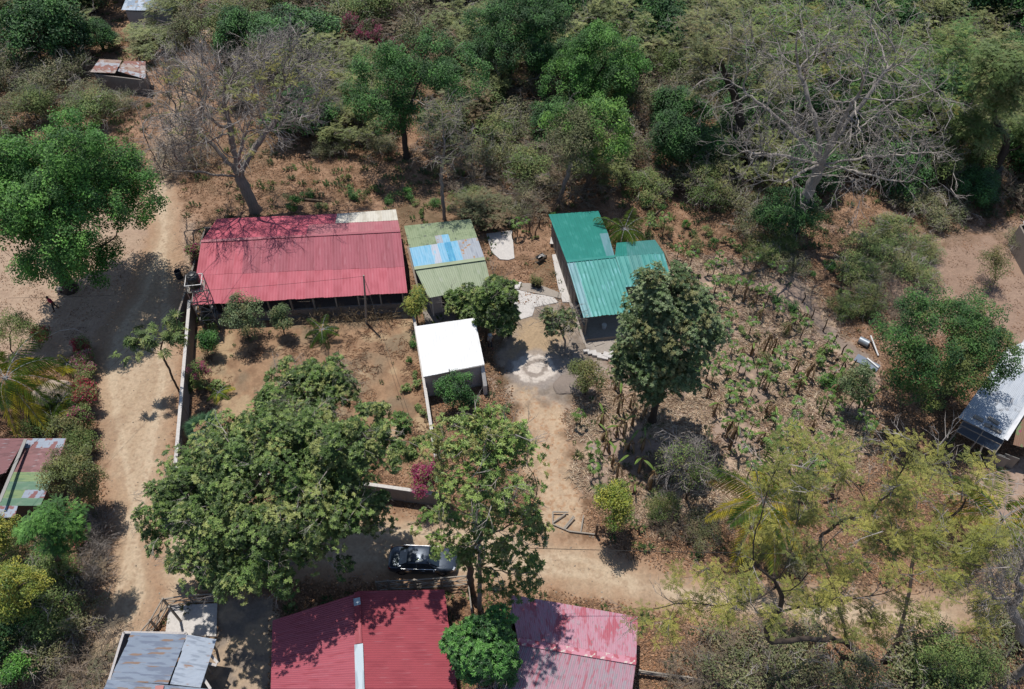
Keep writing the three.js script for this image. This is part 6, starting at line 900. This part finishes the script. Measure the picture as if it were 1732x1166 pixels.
{ // stones of the terrace edge, rubble heap, sand heap
  const stones = [], r = rng(640); for (const [x, y, w] of [[991, 596, 0.34], [1001, 598, 0.5], [1009, 602, 0.5], [1019, 606, 0.62], [1030, 604, 0.7], [1041, 600, 0.66], [1049, 595, 0.5]]) { const p = foot(x, y), m = tag(shade(new THREE.Mesh(B().box(0, 0.13, 0, w * 1.5, 0.26, w * 0.7, r() * 0.8 - 0.4).geometry(), M.concretePale)), '', 'stone', 'stones edging the earth terrace'); m.name = numbered('edge_stone'); m.position.copy(p); m.rotation.set((r() - 0.5) * 0.2, 0, (r() - 0.5) * 0.2); scene.add(m); stones.push(m); }
  stones.forEach((m, i) => { m.userData.label = `pale edging stone of the porch terrace, ${['first', 'second', 'third', 'fourth', 'fifth', 'sixth', 'seventh'][i]} counted from the west end`; });
  const slabs = []; for (const [x, y] of [[1000, 578], [1024, 570], [1040, 574], [1012, 582]]) { const p = foot(x, y), m = tag(shade(new THREE.Mesh(B().box(0, 0.06, 0, 0.95, 0.1, 0.5, r() * 1.2).geometry(), M.concrete)), '', 'stone', 'flat stones before the porch'); m.name = numbered('flat_stone'); m.position.copy(p); m.position.y += 0.1; scene.add(m); slabs.push(m); } placeLabels(slabs, 'flat stone', 'flat grey stone');
  const p = foot(1075, 545), t = thing('rubble_heap', 'heap of pale rubble and rags between the teal house and the dark glossy tree', 'rubble heap', p); for (let i = 0; i < 16; i++) { const m = shade(new THREE.Mesh(lump(650 + i, 0.28 + 0.22 * r(), 0.7, 1), i % 3 ? M.concrete : M.concretePale)); m.name = 'chunk'; m.position.set((r() - 0.5) * 1.9, 0.15 + 0.3 * r(), (r() - 0.5) * 1.4); t.add(m); }
  const h = tag(shade(new THREE.Mesh(lump(690, 1.6, 0.45, 4), grained(206, 186, 168))), 'pale sand heap in the left garden between the palms', 'sand heap'); h.name = 'sand_heap'; h.position.copy(foot(86, 670)); scene.add(h); mark('the sand heap', h.position);
  const g = tag(shade(new THREE.Mesh(lump(691, 1.1, 0.3, 3), grained(150, 136, 124))), 'low grey-brown earth mound at the east edge of the yard', 'mound'); g.name = 'earth_mound'; g.position.copy(foot(958, 652)); scene.add(g);
}
{ // tin, drum and pipe beside the footpath
  const d = at(1462, 578, 0.32), o = B(); o.tube([d.clone().add(V3(-0.35, 0, -0.25)), d.clone().add(V3(0.3, 0, 0.3))], 0.32, 14); tag(o.build('metal_drum', plain(172, 180, 186, 0.4, { metalness: 0.4 })), 'dented silver drum lying on its side beside the footpath', 'drum'); mark('the silver drum', d);
  const t = B(); t.beam(at(1448, 604, 0.1), at(1486, 624, 0.1), 0.9, 0.03); tag(t.build('tin_sheet', plain(150, 160, 172, 0.4, { metalness: 0.4 })), 'crumpled grey tin sheet lying by the footpath below the drum', 'tin sheet'); tag(B().beam(at(1467, 606, 0.2), at(1486, 622, 0.2), 0.14, 0.06).build('white_board', M.white), 'narrow white board on the crumpled tin sheet', 'board');
  tag(B().tube([at(1473, 568, 0.5), at(1486, 602, 0.15)], 0.07, 8).build('pipe', M.white), 'white pipe lying between the drum and the broad green tree', 'pipe');
}
{ // firewood, brush heap, fallen logs
  const p = foot(76, 962), t = thing('log_pile', 'stack of split logs beside the double-stemmed tree', 'log pile', p), r = rng(660); for (let i = 0; i < 11; i++) { const y = 0.1 + Math.floor(i / 4) * 0.18, z = (i % 4 - 1.5) * 0.26 + Math.floor(i / 4) * 0.1, x = (r() - 0.5) * 0.3; B().tube([V3(p.x - 0.8 + x, y + p.y, p.z + z), V3(p.x + 0.8 + x, y + p.y + (r() - 0.5) * 0.1, p.z + z + (r() - 0.5) * 0.15)], 0.09 + 0.03 * r(), 7).build('log', M.wood, t); }
  const br = thing('brush_heap', 'long heap of cut grey branches along the road edge below the olive-brown tree', 'brush heap', foot(170, 940)), L = []; for (let i = 0; i < 420; i++) { const k = r(), c = k < 0.5 ? [172 - k * 4, 880 + k * 90] : [170 - (k - 0.5) * 30, 925 + (k - 0.5) * 160], q = foot(c[0] + (r() - 0.5) * 16, c[1] + (r() - 0.5) * 10).sub(br.position); q.y += r() * 0.6; L.push({ p: q, n: V3(r() - 0.5, 0.2 + 0.3 * r(), (r() - 0.5) * 1.4).normalize(), s: 0.9 + 0.9 * r(), c: mul3(PAL.twig[i % 3], 0.6 + 0.6 * r()) }); } scatter('branches', SPRAY.twig[0], LEAF.dry, L, br, r);
  const logs = [[1405, 480, 1445, 495, 'fallen pale log beside the footpath below the giant leafless tree'], [500, 335, 545, 340, 'thin fallen branch on the leaf litter behind the red roof'], [1124, 425, 1136, 452, 'pale beam lying behind the wing of the teal house'], [905, 355, 960, 362, 'grey fallen branch in the shade behind the teal house'], [1100, 368, 1120, 352, 'dark log end with tyre-like curve behind the short coconut palm']]; for (const [a, b, c, d, l] of logs) tag(B().tube([at(a, b, 0.14), mid(at(a, b, 0.14), at(c, d, 0.14)).add(V3(0, 0.05, 0.1)), at(c, d, 0.14)], [0.14, 0.12, 0.08], 7).build('fallen_log', M.wood), l, 'log');
  const cn = thing('dry_canes', 'tangle of dry canes leaning on the shaded front of the red-roofed house', 'dry canes', foot(600, 540)), C = []; for (let i = 0; i < 130; i++) { const q = foot(515 + r() * 150, 530 + r() * 20).sub(cn.position); C.push({ p: q, n: V3((r() - 0.5) * 1.4, 0.6 + r() * 0.6, (r() - 0.3) * 0.9).normalize(), s: 0.9 + 0.8 * r(), c: mul3(alb(170, 146, 112), 0.6 + 0.6 * r()) }); } scatter('canes', SPRAY.twig[0], LEAF.dry, C, cn, r);
  const jug = foot(1009, 600); const pots = [[903, 485, 'dark flowerpot with a plant beside the sloping concrete path'], [911, 487, 'second dark flowerpot on the sloping concrete path, nearer the teal house']]; for (const [x, y, l] of pots) { const q = foot(x, y), t2 = thing('flowerpot', l, 'flowerpot', q); const b = shade(new THREE.Mesh(new THREE.CylinderGeometry(0.26, 0.2, 0.45, 14).translate(0, 0.22, 0), M.dark)); b.name = 'pot'; t2.add(b); const pl = []; for (let i = 0; i < 9; i++) pl.push({ p: V3((r() - 0.5) * 0.4, 0.55 + r() * 0.7, (r() - 0.5) * 0.4), n: V3(0, 1, 0).addScaledVector(dirOf(r), 0.5).normalize(), s: 0.5 + 0.3 * r(), c: PAL.olive[i % 4] }); scatter('foliage', SPRAY.broad[0], LEAF.matt, pl, t2, r); }
  const bk = foot(858, 566); const bm = B(); bm.tube([V3(bk.x, 0, bk.z), V3(bk.x, 0.7, bk.z)], [0.32, 0.36], 14); tag(bm.build('plastic_tub', M.blackPlastic), 'black tub under the east side of the tree by the green roof', 'tub');
  for (const [x, y, l] of [[935, 412, 'pale board leaning flat by the west wall of the teal house'], [943, 422, 'bluish white board below the pale one by the teal house wall']]) { const q = foot(x, y); tag(B().box(q.x, 0.35, q.z, 0.5, 0.05, 0.95, -0.15).build('board', y > 415 ? M.steel : M.concretePale), l, 'board'); }
  const bench = foot(112, 494); const bt = thing('stone_bench', 'low stone bench in the deep shade of the huge tree', 'bench', bench); B().box(bench.x, 0.42, bench.z, 1.6, 0.1, 0.5).build('seat', M.block, bt); for (const x of [-0.6, 0.6]) B().box(bench.x + x, 0.18, bench.z, 0.25, 0.4, 0.45).build('support', M.block, bt);
}

// ---------------------------------------------------------------- people: one skin grown round a posed skeleton
function flesh(bones, cell, blend, grow_ = 0) {                              // bones [[a, b, ra, rb]...] -> geometry
  const lo = V3(1e9, 1e9, 1e9), hi = V3(-1e9, -1e9, -1e9); for (const [a, b, p, q] of bones) { for (const [v, r] of [[a, p], [b, q]]) { lo.min(v.clone().subScalar(r + grow_)); hi.max(v.clone().addScalar(r + grow_)); } }
  const c = lo.clone().add(hi).multiplyScalar(0.5), half = Math.max(hi.x - lo.x, hi.y - lo.y, hi.z - lo.z) / 2 + cell * 4, n = Math.ceil(half * 2 / cell), mc = new MarchingCubes(n, M.dark, false, false, 60000); mc.isolation = 0;
  for (let k = 0; k < n; k++) for (let j = 0; j < n; j++) for (let i = 0; i < n; i++) {
    const x = c.x + (i - n / 2) / (n / 2) * half, y = c.y + (j - n / 2) / (n / 2) * half, z = c.z + (k - n / 2) / (n / 2) * half; let d = 1e3;
    for (const [a, b, ra, rb] of bones) { const ex = b.x - a.x, ey = b.y - a.y, ez = b.z - a.z, t = clamp(((x - a.x) * ex + (y - a.y) * ey + (z - a.z) * ez) / (ex * ex + ey * ey + ez * ez + 1e-9)), q = Math.hypot(x - a.x - ex * t, y - a.y - ey * t, z - a.z - ez * t) - lerp(ra, rb, t) - grow_, h = clamp(0.5 + 0.5 * (d - q) / blend); d = lerp(d, q, h) - blend * h * (1 - h); }
    mc.field[i + j * n + k * n * n] = -d;
  }
  mc.update(); const g = new THREE.BufferGeometry(), p = mc.positionArray.slice(0, mc.count * 3), nn = mc.normalArray.slice(0, mc.count * 3); for (let i = 0; i < p.length; i += 3) { p[i] = p[i] * half + c.x; p[i + 1] = p[i + 1] * half + c.y; p[i + 2] = p[i + 2] * half + c.z; }
  g.setAttribute('position', new THREE.BufferAttribute(p, 3)); g.setAttribute('normal', new THREE.BufferAttribute(nn, 3)); return g;
}
function person(label, pos, turn, o) {
  const t = thing('person', label, 'person', pos); t.rotation.y = turn; const v = (x, y, z) => V3(x, y, z), skin = plain(132, 92, 68, 0.6), part = (n, g, m) => { const q = shade(new THREE.Mesh(g, m)); q.name = n; t.add(q); return q; };
  const l = o.lean, hip = v(0, 0.92, 0), ch = v(0, 1.3, l * 0.6), nk = v(0, 1.47, l), hd = v(0, 1.6, l + 0.02), body = [[hip, v(0, 1.1, l * 0.3), 0.13, 0.12], [v(0, 1.1, l * 0.3), ch, 0.12, 0.15], [ch, nk, 0.13, 0.06], [nk, hd, 0.052, 0.05]], shirt = [...body.slice(0, 3)], legs = [[v(-0.07, 0.95, 0), v(0.07, 0.95, 0), 0.12, 0.12]], hands = [];
  for (const s of [-1, 1]) {
    const sw = o.step * s, sh = v(s * 0.19, 1.41, l * 0.9), el = v(s * 0.25, 1.14, l * 0.6 - sw * 0.5 + o.reach * 0.1), wr2 = v(s * 0.22, 0.92 + o.reach * 0.12, l * 0.5 - sw * 0.6 + o.reach * 0.25), kn = v(s * 0.1, 0.5, sw * 0.5 + 0.03), an = v(s * 0.1, 0.08, sw - 0.02), toe = v(s * 0.12, 0.04, sw + 0.16);
    body.push([ch, sh, 0.1, 0.06], [sh, el, 0.052, 0.04], [el, wr2, 0.04, 0.028], [v(s * 0.09, 0.92, 0), kn, 0.085, 0.058], [kn, an, 0.055, 0.038], [an, toe, 0.04, 0.03]); shirt.push([ch, sh, 0.1, 0.06], [sh, mid(sh, el, 0.7), 0.052, 0.05]); legs.push([v(s * 0.09, 0.92, 0), kn, 0.085, 0.06], [kn, v(s * 0.1, 0.16, sw * 0.92 - 0.01), 0.058, 0.045]);
    const d = wr2.clone().sub(el).normalize(), f = v(0, 0, 1), pm = wr2.clone().addScaledVector(d, 0.08); hands.push([wr2, pm, 0.026, 0.034]); for (let k = 0; k < 4; k++) { const b = pm.clone().add(v(0, 0, (k - 1.5) * 0.02)), m = b.clone().addScaledVector(d, 0.045 - Math.abs(k - 1.4) * 0.006).add(v(-s * 0.008, 0, 0)); hands.push([b, m, 0.0095, 0.009], [m, m.clone().addScaledVector(d, 0.034).add(v(-s * 0.02, 0, 0)), 0.009, 0.0075]); } const th = wr2.clone().addScaledVector(d, 0.03).add(v(0, 0, 0.025)); hands.push([th, th.clone().addScaledVector(d, 0.035).add(v(0, 0, 0.03)), 0.012, 0.01], [th.clone().addScaledVector(d, 0.035).add(v(0, 0, 0.03)), th.clone().addScaledVector(d, 0.07).add(v(-s * 0.01, 0, 0.032)), 0.01, 0.008]);
    part('sandal', B().box(s * 0.115, 0.02, sw + 0.06, 0.1, 0.03, 0.28).geometry(), o.shoe);
  }
  const head = [[v(0, 1.62, l), v(0, 1.7, l - 0.01), 0.08, 0.092], [v(0, 1.56, l + 0.05), v(0, 1.64, l + 0.04), 0.05, 0.07], [v(0, 1.62, l + 0.105), v(0, 1.6, l + 0.12), 0.014, 0.018], [v(-0.02, 1.56, l + 0.1), v(0.02, 1.56, l + 0.1), 0.012, 0.012], ...[-1, 1].map((s) => [v(s * 0.09, 1.6, l), v(s * 0.094, 1.65, l), 0.018, 0.022])];
  const g = [flesh(body, 0.02, 0.03), flesh(hands, 0.006, 0.008), flesh(head, 0.007, 0.02)]; const P_ = [], N_ = []; for (const q of g) { for (const x of q.attributes.position.array) P_.push(x); for (const x of q.attributes.normal.array) N_.push(x); } const all = new THREE.BufferGeometry(); all.setAttribute('position', new THREE.Float32BufferAttribute(P_, 3)); all.setAttribute('normal', new THREE.Float32BufferAttribute(N_, 3));
  part('body', all, skin); part('shirt', flesh(shirt, 0.02, 0.03, 0.016), o.shirt); part('trousers', flesh(legs, 0.02, 0.03, 0.016), o.trousers);
  for (const s of [-1, 1]) part('eye', new THREE.SphereGeometry(0.012, 8, 6).translate(s * 0.034, 1.645, l + 0.1), M.dark);
  part('hair', new THREE.SphereGeometry(0.112, 16, 10, 0, 6.2832, 0, 1.75).rotateX(-0.35).translate(0, 1.69, l - 0.02), plain(32, 26, 24, 0.7));
  if (o.cap) { part('cap', new THREE.SphereGeometry(0.12, 16, 8, 0, 6.2832, 0, 1.45).translate(0, 1.7, l), o.cap); part('cap_brim', new THREE.CylinderGeometry(0.17, 0.19, 0.012, 20).translate(0, 1.705, l), o.cap); }
}
person('person in pale blue hat and grey shirt standing by the white-roofed shed', foot(829, 588), 0.5, { lean: 0.05, step: 0.1, reach: 0.6, shirt: grained(176, 168, 158), trousers: plain(50, 56, 70), cap: plain(206, 222, 232), shoe: plain(190, 40, 80) });
person('person in pink-red shirt walking in the deep shade of the huge tree', foot(95, 524), -0.9, { lean: 0.12, step: 0.22, reach: 0.1, shirt: plain(200, 60, 86), trousers: plain(44, 44, 50), shoe: M.dark });
renderer.render(scene, camera);
